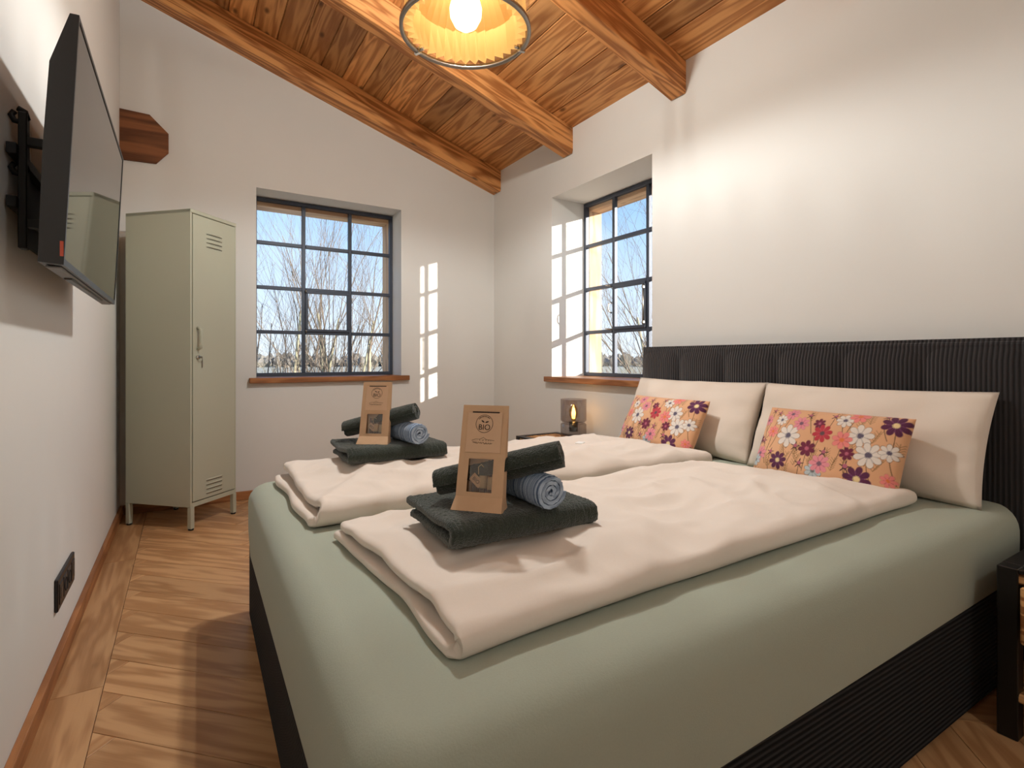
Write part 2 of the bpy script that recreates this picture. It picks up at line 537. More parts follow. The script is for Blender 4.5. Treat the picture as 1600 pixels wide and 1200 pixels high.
def plank_from_poly(name, poly, ang, z0, z1, mat, parent, gap=0.0008, bev=0.0012):
    c = Vector((sum(p[0] for p in poly) / len(poly), sum(p[1] for p in poly) / len(poly)))
    ca, sa = math.cos(-ang), math.sin(-ang)
    loc = [((p[0] - c.x) * ca - (p[1] - c.y) * sa, (p[0] - c.x) * sa + (p[1] - c.y) * ca) for p in poly]
    # drop doubled points
    q = []
    for p in loc:
        if not q or math.hypot(p[0] - q[-1][0], p[1] - q[-1][1]) > 1e-4: q.append(p)
    if math.hypot(q[0][0] - q[-1][0], q[0][1] - q[-1][1]) < 1e-4: q.pop()
    if len(q) < 3: return None
    def shrink(pts, d):
        s = sum(pts[i][0] * pts[(i + 1) % len(pts)][1] - pts[(i + 1) % len(pts)][0] * pts[i][1] for i in range(len(pts)))
        sg = 1 if s > 0 else -1
        out = []
        n = len(pts)
        for i in range(n):
            a, b, cc = Vector(pts[i - 1]), Vector(pts[i]), Vector(pts[(i + 1) % n])
            e1 = (b - a).normalized(); e2 = (cc - b).normalized()
            n1 = Vector((-e1.y, e1.x)) * sg; n2 = Vector((-e2.y, e2.x)) * sg
            k = n1 + n2
            den = max(0.25, 1 + n1.dot(n2))
            out.append(tuple(b + k * (d / den)))
        return out
    o1 = shrink(q, gap); o2 = shrink(q, gap + bev)
    bm = bmesh.new()
    A = [bm.verts.new((p[0], p[1], z0)) for p in o1]
    B = [bm.verts.new((p[0], p[1], z1 - bev * 0.6)) for p in o1]
    C = [bm.verts.new((p[0], p[1], z1)) for p in o2]
    n = len(q)
    bm.faces.new(C)
    for i in range(n):
        j = (i + 1) % n
        bm.faces.new((A[i], A[j], B[j], B[i])); bm.faces.new((B[i], B[j], C[j], C[i]))
    bmesh.ops.recalc_face_normals(bm, faces=bm.faces[:])
    me = bpy.data.meshes.new(name); bm.to_mesh(me); bm.free()
    o = link(name, me, mat, parent)
    o.location = (c.x, c.y, 0); o.rotation_euler = (0, 0, ang)
    return o


PW, NL = 0.1414, 5
U = Vector((1, -1)) / math.sqrt(2); V = Vector((-1, -1)) / math.sqrt(2)
O = Vector((-0.151, 2.09))
XBORD = -0.205
for a in range(-40, 41):
    for b in range(-8, 9):
        for kind in (0, 1):
            u0, v0 = a + b * NL, a - b * NL
            r = (u0, u0 + NL, v0, v0 + 1) if kind == 0 else (u0 + NL, u0 + NL + 1, v0 + 1 - NL, v0 + 1)
            poly = [tuple(O + PW * (U * p + V * q)) for p, q in ((r[0], r[2]), (r[1], r[2]), (r[1], r[3]), (r[0], r[3]))]
            if max(p[0] for p in poly) < XBORD or min(p[0] for p in poly) > XR or max(p[1] for p in poly) < YF or min(p[1] for p in poly) > YB: continue
            poly = clip_poly(poly, XBORD, XR, YF, YB)
            if len(poly) < 3 or area(poly) < 2e-4: continue
            plank_from_poly('floor_plank', poly, math.radians(-45 if kind == 0 else 45), -0.013, 0.0, M['oak'], floor)
ys = [YF, -0.4, 0.75, 1.972, 3.15, YB]
for y0, y1 in zip(ys, ys[1:]):
    plank_from_poly('border_plank', [(XL, y0), (XBORD, y0), (XBORD, y1), (XL, y1)], math.radians(90), -0.013, 0.0, M['oak'], floor)


def strip(name, length, lo, hi, mat, loc, ang, parent=None, bevel=0.002):
    """a strip whose local X is its length"""
    o = MB().box((0, lo[0], lo[1]), (length, hi[0], hi[1]), bevel).build(name, mat, parent)
    o.location = loc; o.rotation_euler = (0, 0, ang)
    return o


bl = strip('baseboard_left', YB - YF, (-0.018, 0.0), (0.0, 0.058), M['oak_trim'], (XL, YF, 0), math.radians(90)); tag(bl, kind='structure')
bb = strip('baseboard_back', XR - XL - 0.04, (-0.018, 0.0), (0.0, 0.058), M['oak_trim'], (XL + 0.02, YB, 0), 0); tag(bb, kind='structure')
br = strip('baseboard_right', YB - YF - 0.03, (0.0, 0.0), (0.018, 0.058), M['oak_trim'], (XR, YF, 0), math.radians(90)); tag(br, kind='structure')

# ------------------------------------------------------------------ ceiling: slab, boards, rafters
mb = MB()
mb.prism([(XL - 0.3, zc(XL - 0.3) + 0.022), (XR + 0.55, zc(XR + 0.55) + 0.022), (XR + 0.55, zc(XR + 0.55) + 0.2), (XL - 0.3, zc(XL - 0.3) + 0.2)], 'y', YF - 0.3, YB + 0.36)
ceiling = tag(mb.build('ceiling', M['pine']), kind='structure')
slope_ang = math.atan(SL)
BW = 0.1485
rafter_y = [(3.962, 4.085), (2.954, 3.060), (1.956, 2.060), (0.955, 1.060), (-0.05, 0.055), (-1.05, -0.945)]
cuts_a = [YB + 0.02, 3.007, 1.008, -1.0, YF]
cuts_b = [YB + 0.02, 2.008, 0.008, YF]
cuts_c = [YB + 0.02, 3.007, 2.008, 0.008, YF]
k = 0
x1 = XR + 0.12 - 0.03
edges = [XR + 0.10, 2.177]
while edges[-1] > XL - 0.02:
    edges.append(edges[-1] - BW)
board_cache = {}
for i, (xh, xl) in enumerate(zip(edges, edges[1:])):
    cuts = (cuts_a, cuts_b, cuts_c)[(i * 2 + i // 3) % 3]
    wdt = (xh - xl) / math.cos(slope_ang)
    for ya, yb_ in zip(cuts, cuts[1:]):
        ln = ya - yb_
        key = (round(wdt, 4), round(ln, 4))
        if key not in board_cache:
            # local x = length (world y), local y = across the slope, local z = up
            board_cache[key] = MB().box((-ln / 2 + 0.0008, -wdt / 2 + 0.0016, 0.0), (ln / 2 - 0.0008, wdt / 2 - 0.0016, 0.02), 0.004).mesh('ceiling_board')
        o = link('ceiling_board', board_cache[key], M['pine'], ceiling)
        xm = (xh + xl) / 2
        # local axes: X -> world y, Y -> down-slope reversed, Z -> outwards
        ex = Vector((0, 1, 0)); ey = Vector((-math.cos(slope_ang), 0, math.sin(slope_ang))); ez = ex.cross(ey)
        R = Matrix((ex, ey, ez)).transposed().to_4x4()
        o.matrix_local = Matrix.Translation((xm, (ya + yb_) / 2, zc(xm))) @ R
bd = 0.187 * math.cos(slope_ang)
for ya, yb_ in rafter_y:
    xs, xe = XL - 0.02, XR + 0.05
    ln = (xe - xs) / math.cos(slope_ang)
    o = MB().box((0, -(yb_ - ya) / 2, -bd), (ln, (yb_ - ya) / 2, 0.0), 0.004).build('rafter', M['beam'], ceiling)
    ex = Vector((math.cos(slope_ang), 0, -math.sin(slope_ang))); ey = Vector((0, 1, 0)); ez = ex.cross(ey)
    R = Matrix((ex, ey, ez)).transposed().to_4x4()
    o.matrix_local = Matrix.Translation((xs, (ya + yb_) / 2, zc(xs) - 0.0005)) @ R

# old timber end let into the back wall by the left corner
mb = MB()
mb.prism([(0.0, 0.315), (0.155, 0.312), (0.256, 0.212), (0.256, 0.090), (0.190, 0.008), (0.0, 0.0)], 'y', -0.016, 0.05)
tr = mb.build('trim_1', M['oldbeam']); tr.location = (XL, YB, 2.222); tag(tr, kind='structure')


# ------------------------------------------------------------------ windows
def window(name, w, axis, cols, rows):
    """local frame: X across the opening, Y outwards, Z up; origin at the lower inner corner of the frame"""
    W = w['b'] - w['a']; H = w['z1'] - w['z0'] - 0.005
    if axis == 'x':
        root = empty(name, (w['a'], YB + w['d'], w['z0']))
    else:
        root = empty(name, (XR + w['d'], w['b'], w['z0']), (0, 0, math.radians(-90)))
    tag(root, kind='structure')
    ft, fd = 0.026, 0.035
    st = M['steel']
    for nm, lo, hi in (('frame_rail', (0, 0, H - ft), (W, fd, H)), ('frame_rail', (0, 0, 0), (W, fd, ft)), ('frame_stile', (0, 0, ft), (ft, fd, H - ft)), ('frame_stile', (W - ft, 0, ft), (W, fd, H - ft))):
        box(nm, lo, hi, st, root, 0.002)
    cw, ch = W / cols, H / rows
    for i in range(1, cols):
        box('glazing_bar', (i * cw - 0.013, 0.002, ft), (i * cw + 0.013, fd - 0.003, H - ft), st, root, 0.002)
    for j in range(1, rows):
        for i in range(cols):
            a = ft if i == 0 else i * cw + 0.013
            b = W - ft if i == cols - 1 else (i + 1) * cw - 0.013
            box('glazing_bar', (a, 0.0, j * ch - 0.013), (b, fd - 0.003, j * ch + 0.013), st, root, 0.002)
    pane_cache = {}
    ci, cj = 1, 1        # the opening casement
    for i in range(cols):
        for j in range(rows):
            a = (ft if i == 0 else i * cw + 0.013) - 0.004; b = (W - ft if i == cols - 1 else (i + 1) * cw - 0.013) + 0.004
            c = (ft if j == 0 else j * ch + 0.013) - 0.004; d = (H - ft if j == rows - 1 else (j + 1) * ch - 0.013) + 0.004
            if (i, j) == (ci, cj):
                cas = empty('casement', (a, -0.014, c), parent=root)
                pw, ph = b - a, d - c
                for lo, hi in (((0, 0, 0), (pw, 0.022, 0.02)), ((0, 0, ph - 0.02), (pw, 0.022, ph)), ((0, 0, 0.02), (0.02, 0.022, ph - 0.02)), ((pw - 0.02, 0, 0.02), (pw, 0.022, ph - 0.02))):
                    box('casement_bar', lo, hi, st, cas, 0.002)
                box('pane', (0.016, 0.010, 0.016), (pw - 0.016, 0.014, ph - 0.016), M['glass'], cas)
                # stay bar with knuckles on one side, latch handle on the other
                if axis == 'y':
                    MB().tube([(pw - 0.006, -0.012, 0.02), (pw - 0.006, -0.012, ph - 0.02)], 0.005, 8).box((pw - 0.014, -0.016, 0.03), (pw, 0, 0.045)).box((pw - 0.014, -0.016, ph - 0.05), (pw, 0, ph - 0.035)).build('hinge_rod', M['dullmetal'], cas)
                    MB().tube([(-0.004, -0.004, ph * 0.38), (-0.010, -0.03, ph * 0.42), (-0.012, -0.032, ph * 0.5), (-0.010, -0.03, ph * 0.58), (-0.004, -0.004, ph * 0.62)], 0.006, 8).build('pull_handle', M['chrome'], cas)
                    for zz in (0.0, ph):
                        MB().tube([(0.0, -0.004, zz), (-0.02, -0.02, zz + 0.004), (-0.05, -0.024, zz + 0.008)], [0.007, 0.006, 0.004], 8).build('latch', M['dullmetal'], cas)
                else:
                    for zz in (0.004, ph - 0.004):
                        MB().tube([(0.004, -0.002, zz - 0.012), (0.004, -0.008, zz), (0.004, -0.002, zz + 0.012)], 0.006, 8).build('hinge', M['dullmetal'], cas)
                continue
            key = (round(b - a, 3), round(d - c, 3))
            if key not in pane_cache:
                pane_cache[key] = MB().box((0, 0, 0), (b - a, 0.004, d - c)).mesh('pane')
            p = link('pane', pane_cache[key], M['glass'], root)
            p.location = (a, 0.016, c)
    # inner wooden sill board (local y negative = into the room)
    sl = strip('window_sill', W + 0.102, (-w['d'] - 0.045, -0.04), (0.0, -0.002), M['oak_trim'], (-0.046, 0, 0), 0, root, 0.003)
    # notch the sill ends: the board only oversails in front of the wall, so model its tongue separately
    sl.data = MB().box((0, -w['d'] - 0.045, -0.04), (W + 0.102, -w['d'] + 0.0, -0.002), 0.003).box((0.046, -w['d'] - 0.01, -0.04), (W + 0.046, fd + 0.0, -0.002)).mesh('window_sill')
    sl.data.materials.append(M['oak_trim'])
    # outside timber lining
    od = w['out'] - w['d'] + 0.002
    lin = (('outer_jamb', (-0.002, fd, 0), (0.028, od, H)), ('outer_jamb', (W - 0.028, fd, 0), (W + 0.002, od, H)))
    for nm, lo, hi in lin:
        o = MB().box((0, 0, 0), (hi[2] - lo[2], hi[1] - lo[1], hi[0] - lo[0]), 0.002).build(nm, M['outwood'], root)
        o.rotation_euler = (0, math.radians(-90), 0); o.location = (hi[0], lo[1], lo[2])
    box('outer_lintel', (0.0, fd, H - 0.055), (W, od, H + 0.004), M['outwood'], root, 0.002)
    box('outer_sill', (0.0, fd, -0.04), (W, od + 0.04, -0.002), M['outwood'], root, 0.002)
    return root


win1 = window('window_1', W1, 'x', 3, 4)
win2 = window('window_2', W2, 'y', 3, 4)

# ------------------------------------------------------------------ outdoors
gr = MB().box((-600, 4.6, -3.4), (900, 900, -3.0)).box((2.95, -300, -3.4), (900, 4.6, -3.0)).build('ground', M['field']); tag(gr, kind='structure')


def tree(name, loc, h, seed, label, lean=(0, 0), stems=1, spread=0.42, r0=0.075, levels=5, group=None, bark='bark', twig='twig', up=0.5, first=0.28):
    rnd = random.Random(seed)
    root = empty(name, loc)
    tb, bb_ = MB(), MB()
    def grow(p, d, ln, r, lev):
        mbx = tb if lev == 0 else bb_
        n = 4 if lev < 2 else 3
        pts, rad = [p.copy()], [r]
        q = p.copy(); dd = d.copy()
        for s in range(n):
            dd = (dd + Vector((rnd.gauss(0, 0.10), rnd.gauss(0, 0.10), rnd.gauss(0.03, 0.06)))).normalized()
            q = q + dd * ln / n
            pts.append(q.copy()); rad.append(r * (1 - 0.62 * (s + 1) / n))
        mbx.tube(pts, rad, 6 if lev == 0 else (4 if lev < 3 else 3), cap=False)
        if lev >= levels: return
        kids = (8, 5, 4, 3, 3)[min(lev, 4)]
        for c in range(kids):
            t = first + (1 - first) * (c + rnd.random()) / kids if lev == 0 else 0.2 + 0.8 * (c + rnd.random()) / kids
            f = t * n; i0 = min(n - 1, int(f)); w = f - i0
            bp = pts[i0].lerp(pts[i0 + 1], w)
            br_ = rad[i0] * (1 - w) + rad[i0 + 1] * w
            base = (pts[i0 + 1] - pts[i0]).normalized()
            side = Vector((rnd.gauss(0, 1), rnd.gauss(0, 1), rnd.gauss(0, 0.5)))
            side = (side - base * side.dot(base)).normalized()
            ang = rnd.uniform(0.7, 1.35) * spread
            nd = (base * math.cos(ang) + side * math.sin(ang) + Vector((0, 0, up * 0.35))).normalized()
            grow(bp, nd, ln * rnd.uniform(0.42, 0.66), max(0.0022, br_ * rnd.uniform(0.40, 0.58)), lev + 1)
    for s in range(stems):
        a = rnd.uniform(0, 6.28)
        off = Vector((math.cos(a), math.sin(a), 0)) * (0.0 if stems == 1 else rnd.uniform(0.05, 0.28))
        d = Vector((lean[0] + (off.x * 0.55 if stems > 1 else 0), lean[1] + (off.y * 0.55 if stems > 1 else 0), 1)).normalized()
        grow(off, d, h * rnd.uniform(0.8, 1.0) * 0.72, r0 * (1.0 if stems == 1 else rnd.uniform(0.55, 0.9)), 0)
    tb.build('trunk', M[bark], root, recalc=False); bb_.build('branches', M[twig], root, recalc=False)
    tag(root, label, 'tree', group)
    return root


TG = 'bare trees outside the windows'
tree('bare_tree', (1.66, 10.75, -3.0), 6.9, 3, 'bare tree with one pale leaning trunk outside, nearest the locker side of the window', (-0.03, 0.0), 1, 0.5, 0.085, 4, TG)
tree('bare_tree', (2.32, 10.9, -3.0), 6.9, 11, 'bare tree of many thin upright stems behind the middle panes of the back window', (0.02, 0), 6, 0.34, 0.075, 3, TG, first=0.3)
tree('bare_tree', (3.05, 10.3, -3.0), 6.3, 5, 'bare forked tree outside, behind the back-window panes next to the sunlit wall patches', (0.0, 0.0), 1, 0.6, 0.08, 4, TG)
tree('bare_tree', (7.3, 5.9, -3.0), 7.4, 21, 'bare tree outside the window beside the headboard', (-0.05, 0.06), 2, 0.6, 0.08, 4, TG)
for i, (bx, by, hh, sd) in enumerate(((8.3, 9.0, 3.9, 31), (9.3, 8.6, 3.7, 32), (10.4, 8.2, 3.8, 33))):
    tree('dry_shrub', (bx, by, -3.0), hh, sd, 'dry leafless shrub low outside the window beside the headboard', (0, 0), 9, 0.5, 0.03, 3, 'dry shrubs outside', 'bush', 'bush', first=0.3)
for i, (bx, by, hh, sd) in enumerate(((1.15, 11.6, 4.1, 41), (3.6, 11.2, 4.0, 42))):
    o = tree('thicket', (bx, by, -3.0), hh, sd, ('leafless thicket behind the pale-trunked tree outside', 'leafless thicket behind the forked tree outside')[i], (0, 0), 6, 0.55, 0.03, 3, 'thickets outside', 'bush', 'bush', first=0.3)
    o['category'] = 'shrub'
# distant wood: lumpy strip of crowns
mb = MB()
rnd = random.Random(9)
for i in range(620):
    ang = math.radians(-28 + 118 * i / 619 + rnd.uniform(-0.2, 0.2))
    dist = rnd.uniform(270, 360)
    c = Vector((math.sin(ang) * dist, math.cos(ang) * dist, -3.0))
    r = rnd.uniform(1.2, 3.2); hgt = rnd.uniform(3.2, 8.5)
    tmp = MB(); tmp.lathe([(0.0, hgt), (r * 0.35, hgt * 0.9), (r * 0.8, hgt * 0.66), (r, hgt * 0.4), (r * 0.7, hgt * 0.15), (r * 0.6, 0)], 7)
    for v in tmp.bm.verts:
        v.co += Vector((rnd.uniform(-1, 1), rnd.uniform(-1, 1), rnd.uniform(-0.7, 0.7))) * 0.7
    for f in tmp.bm.faces: f.smooth = False
    mb._merge(tmp.bm, Matrix.Translation(c))
o = mb.build('distant_woodland', M['far']); tag(o, 'grey line of far woodland along the horizon', 'woodland', kind='stuff')

# ------------------------------------------------------------------ locker
lk = empty('metal_locker', (0.03, 3.488, 0), (0, 0, math.radians(45)))
tag(lk, 'tall sage green metal locker with one louvred door standing across the corner', 'locker')
LW, LD, LZ0, LZ1 = 0.35, 0.46, 0.13, 1.83
# local x: along the door, local y: depth (door at y=0)
mb = MB()
t = 0.012
mb.box((0, 0.003, LZ0), (t, LD, LZ1), 0.002).box((LW - t, 0.003, LZ0), (LW, LD, LZ1), 0.002).box((t, LD - t, LZ0), (LW - t, LD, LZ1)).box((t, 0.003, LZ0), (LW - t, LD - t, LZ0 + 0.025)).box((0, 0.0, LZ1 - 0.022), (LW, LD, LZ1), 0.003)
mb.build('body', M['locker'], lk)
# door slab with louvre slots pressed out
door = MB().box((t + 0.003, 0.0, LZ0 + 0.03), (LW - t - 0.003, 0.018, LZ1 - 0.026), 0.002).build('door', M['locker'], lk)
lou = None
for zz in [1.715, 1.69, 1.665, 1.64] + [0.265, 0.24, 0.215, 0.19]:
    mb = MB()
    xa_, xb_ = 0.105, 0.235
    mb.grid(lambda i, j: Vector((xa_ + (xb_ - xa_) * i / 12, -0.0065 * math.sin(math.pi * j / 5) * min(1, 4 * i / 12, 4 * (12 - i) / 12) - 0.0004, zz - 0.006 + 0.012 * j / 5)), 13, 6)
    l_ = mb.build('louvre', M['locker'], door)
    MB().box((xa_ + 0.006, -0.0012, zz - 0.0085), (xb_ - 0.006, 0.0, zz - 0.0058)).build('slot', M['rubber'], door)
hx = 0.045
MB().tube([(hx, -0.001, 1.155), (hx, -0.024, 1.145), (hx, -0.026, 1.13), (hx, -0.026, 1.055), (hx, -0.024, 1.04), (hx, -0.001, 1.03)], [0.008, 0.008, 0.0075, 0.0075, 0.008, 0.008], 10).build('handle', M['locker'], door)
lock = MB().lathe([(0.0, 0.0), (0.011, 0.0), (0.011, 0.010), (0.0, 0.010)], 20).build('lock', M['chrome'], door)
lock.location = (hx, 0.0, 0.985); lock.rotation_euler = (math.radians(90), 0, 0)
MB().box((hx - 0.002, -0.034, 0.980), (hx + 0.002, -0.008, 0.990)).build('key', M['dullmetal'], door)
MB().box((hx + 0.028, -0.006, 0.925), (hx + 0.034, -0.004, 0.968)).build('spare_key', M['dullmetal'], door)
MB().tube([(hx, -0.03, 0.985), (hx + 0.014, -0.022, 0.972), (hx + 0.031, -0.005, 0.968)], 0.0016, 6).build('key_ring', M['dullmetal'], door)
for (lx, ly) in ((0, 0), (LW - 0.026, 0), (0, LD - 0.026), (LW - 0.026, LD - 0.026)):
    lg = box('leg', (lx, ly, 0.008), (lx + 0.026, ly + 0.026, LZ0), M['locker'], lk, 0.002)
    MB().lathe([(0.0, 0.0), (0.013, 0.0), (0.015, 0.006), (0.015, 0.010), (0.0, 0.010)], 14, (lx + 0.013, ly + 0.013)).build('foot', M['rubber'], lg)

# ------------------------------------------------------------------ television and mount
tvw = empty('television', (-0.219, 1.455, 1.176))
tag(tvw, 'black flat television tilted down on the side wall', 'television')
TVW, TVH = 0.963, 0.541
tilt = 0.0262 / TVH
fx = lambda z: tilt * z          # front plane, top leans into the room (local x)
# back shell: profile (x,z) extruded along y
prof = [(fx(0) - 0.006, 0.0), (fx(0) - 0.042, 0.003), (fx(0.25) - 0.046, 0.25), (fx(0.428) - 0.044, 0.428), (fx(TVH) - 0.016, TVH - 0.001), (fx(TVH) - 0.006, TVH)]
MB().prism(prof, 'y', 0.0, TVW).build('back_shell', M['tvblack'], tvw)
bz = 0.009
mb = MB()
def slab(y0, y1, z0, z1, x0=-0.006, x1=0.0):
    v = [mb.bm.verts.new((fx(z) + x, y, z)) for (x, y, z) in ((x0, y0, z0), (x1, y0, z0), (x1, y1, z0), (x0, y1, z0), (x0, y0, z1), (x1, y0, z1), (x1, y1, z1), (x0, y1, z1))]
    for f in ((0, 3, 2, 1), (4, 5, 6, 7), (0, 1, 5, 4), (1, 2, 6, 5), (2, 3, 7, 6), (3, 0, 4, 7)):
        mb.bm.faces.new([v[i] for i in f])
slab(0, bz, 0, TVH); slab(TVW - bz, TVW, 0, TVH); slab(bz, TVW - bz, 0, 0.014); slab(bz, TVW - bz, TVH - bz, TVH)
mb.build('bezel', M['tvblack'], tvw)
mb = MB(); slab(bz, TVW - bz, 0.014, TVH - bz, -0.005, -0.0015)
mb.build('screen', M['tvscreen'], tvw)
MB().box((-0.036, 0.03, -0.004), (-0.008, TVW - 0.03, 0.0005), 0.002).build('speaker_strip', M['tvstrip'], tvw)
MB().box((-0.030, 0.20, -0.008), (-0.014, TVW - 0.2, -0.003), 0.002).build('base_trim', M['tvblack'], tvw)
MB().box((-0.006, -0.0012, 0.018), (0.0, 0.0, 0.050)).build('sticker', M['red'], tvw)

mt_ = empty('television_mount', (XL, 1.62, 1.20))
tag(mt_, 'black steel wall bracket holding the television', 'wall bracket')
MB().box((0.0, 0.10, 0.06), (0.006, 0.54, 0.28), 0.001).build('wall_plate', M['mount'], mt_)
for yy in (0.0, 0.56):
    rail = MB().box((0.020, yy, 0.03), (0.036, yy + 0.028, 0.345), 0.002).build('rail', M['mount'], mt_)
    for zz in (0.335, 0.215):
        MB().tube([(0.012, yy + 0.014, zz + 0.012), (0.006, yy + 0.014, zz + 0.002), (0.012, yy + 0.014, zz - 0.010), (0.024, yy + 0.014, zz - 0.012), (0.034, yy + 0.014, zz), (0.030, yy + 0.014, zz + 0.014), (0.018, yy + 0.014, zz + 0.020)], 0.0065, 8).build('hook', M['mount'], rail)
    for z0_, x1_ in ((0.08, 0.062), (0.27, 0.076)):
        box('arm', (0.034, yy + 0.004, z0_), (x1_, yy + 0.024, z0_ + 0.02), M['mount'], rail, 0.001)
MB().box((0.037, 0.028, 0.24), (0.038, 0.034, 0.31)).build('tag', M['tag'], mt_)
for zz in (0.12, 0.24):
    MB().box((0.004, -0.02, zz), (0.022, 0.62, zz + 0.025), 0.001).build('cross_bar', M['mount'], mt_)

# ------------------------------------------------------------------ power sockets
sk = empty('power_socket', (XL, 2.137, 0.205))
tag(sk, 'black four gang power socket plate low on the side wall', 'socket')
MB().box((0.0, 0.0, -0.022), (0.010, 0.291, 0.081), 0.003).build('cover_frame', M['socket'], sk)
for i in range(4):
    y0 = 0.010 + i * 0.0688
    ins = MB().box((0.008, y0 + 0.005, -0.004), (0.0125, y0 + 0.060, 0.062), 0.002).build('insert', M['socket_in'] if i in (1, 2) else M['socket'], sk)
    if i in (1, 2):
        c = MB().lathe([(0.0195, 0.0), (0.0215, 0.0), (0.0215, 0.002), (0.0195, 0.002)], 24, closed=True).lathe([(0.0, -0.001), (0.0195, -0.001)], 24).build('socket_well', M['rubber'], ins)
        c.rotation_euler = (0, math.radians(90), 0); c.location = (0.0125, y0 + 0.0325, 0.029)
    else:
        MB().box((0.012, y0 + 0.018, 0.012), (0.0135, y0 + 0.047, 0.046), 0.0005).build('blank_cap', M['socket_in'], ins)

# ------------------------------------------------------------------ bed
BO = (0.2, 2.216, 0.0)
bed = empty('bed', BO, (0, 0, math.radians(-1.0)))
tag(bed, 'black corduroy box bed with tall panelled headboard', 'bed')
BWD, BLN = 1.64, 2.05


def rrect(x0, x1, y0, y1, r, n=6):
    pts = []
    for cx, cy, a0 in ((x1 - r, y1 - r, 0), (x0 + r, y1 - r, 90), (x0 + r, y0 + r, 180), (x1 - r, y0 + r, 270)):
        for i in range(n + 1):
            a = math.radians(a0 + 90 * i / n)
            pts.append((cx + r * math.cos(a), cy + r * math.sin(a)))
    return pts


mb = MB()
mb.prism(rrect(0.006, BLN, -BWD + 0.006, -0.006, 0.02, 4), 'z', 0.02, 0.30)
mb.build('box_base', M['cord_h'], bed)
for (lx, ly) in ((0.1, -0.1), (0.1, -BWD + 0.1), (BLN - 0.1, -0.1), (BLN - 0.1, -BWD + 0.1)):
    MB().lathe([(0, 0), (0.03, 0), (0.03, 0.022), (0, 0.022)], 14, (lx, ly)).build('foot', M['rubber'], bed)
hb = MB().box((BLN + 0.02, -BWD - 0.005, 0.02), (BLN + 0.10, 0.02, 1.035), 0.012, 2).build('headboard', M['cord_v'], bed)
np_ = 6
pwid = (BWD + 0.025) / np_
for i in range(np_):
    y0 = -BWD - 0.005 + i * pwid
    mb = MB()
    def hp(a, b):
        yy = y0 + pwid * a / 14; zz = 0.30 + 0.745 * b / 10
        bul = 0.018 * (1 - abs(2 * a / 14 - 1) ** 4) * (1 - max(0, (b - 8.5) / 1.5) ** 2 * 0.8)
        xx = BLN + 0.022 - bul
        if b == 10: xx = BLN + 0.03
        return Vector((xx, yy, zz))
    mb.grid(hp, 15, 11)
    # top and return so the panel has thickness
    mb.grid(lambda a, b: Vector((BLN + 0.03 + 0.068 * b / 2, y0 + pwid * a / 14, 1.045 - (0.004 if b == 2 else 0))), 15, 3)
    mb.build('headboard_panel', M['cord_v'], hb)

# mattress under its fitted sheet
mt = empty('mattress', BO, (0, 0, math.radians(-1.0)))
tag(mt, 'thick mattress in a sage green fitted sheet on the black bed', 'mattress')
mb = MB()
rings = []
MZ = 0.512
def hem(x, y):
    # the elastic hem hangs lower round the foot than along the side
    f = max(0.0, 1 - x / 0.5)
    return 0.306 - 0.048 * f + 0.006 * noise.noise(Vector((x * 4, y * 4, 0.3)))
prof = [(0.004, None), (-0.002, 0.35), (-0.003, 0.42)] + [(-0.003 + 0.062 * (1 - math.cos(math.radians(a))), 0.45 + (MZ - 0.45) * math.sin(math.radians(a))) for a in (0, 15, 30, 45, 60, 75, 90)]
n_c = 8
for inset, z in prof:
    pts = rrect(inset, BLN + 0.015 - inset * 0.3, -BWD + inset, -inset, 0.085 - min(0.05, max(0, inset)), n_c)
    ring = []
    for k, (x, y) in enumerate(pts):
        zz = hem(x, y) if z is None else z
        w = 0.003 * noise.noise(Vector((x * 3, y * 3, zz * 5)))
        ring.append(mb.bm.verts.new((x + w, y + w, zz)))
    rings.append(ring)
cx, cy = BLN / 2, -BWD / 2
last = rings[-1]
for s in (0.92, 0.8, 0.65, 0.5, 0.35, 0.2, 0.08):
    ring = []
    for v in last:
        x = cx + (v.co.x - cx) * s; y = cy + (v.co.y - cy) * s
        ring.append(mb.bm.verts.new((x, y, MZ + 0.003 * noise.noise(Vector((x * 2.5, y * 2.5, 1.7))))))
    rings.append(ring)
for a, b in zip(rings, rings[1:]):
    n = len(a)
    for k in range(n):
        f = mb.bm.faces.new((a[k], a[(k + 1) % n], b[(k + 1) % n], b[k])); f.smooth = True
mb.bm.faces.new(rings[-1])
mb.build('fitted_sheet', M['sheet'], mt)
MB().prism(rrect(0.012, BLN + 0.005, -BWD + 0.012, -0.012, 0.07, 6), 'z', 0.302, 0.44).build('core', M['sheet'], mt)


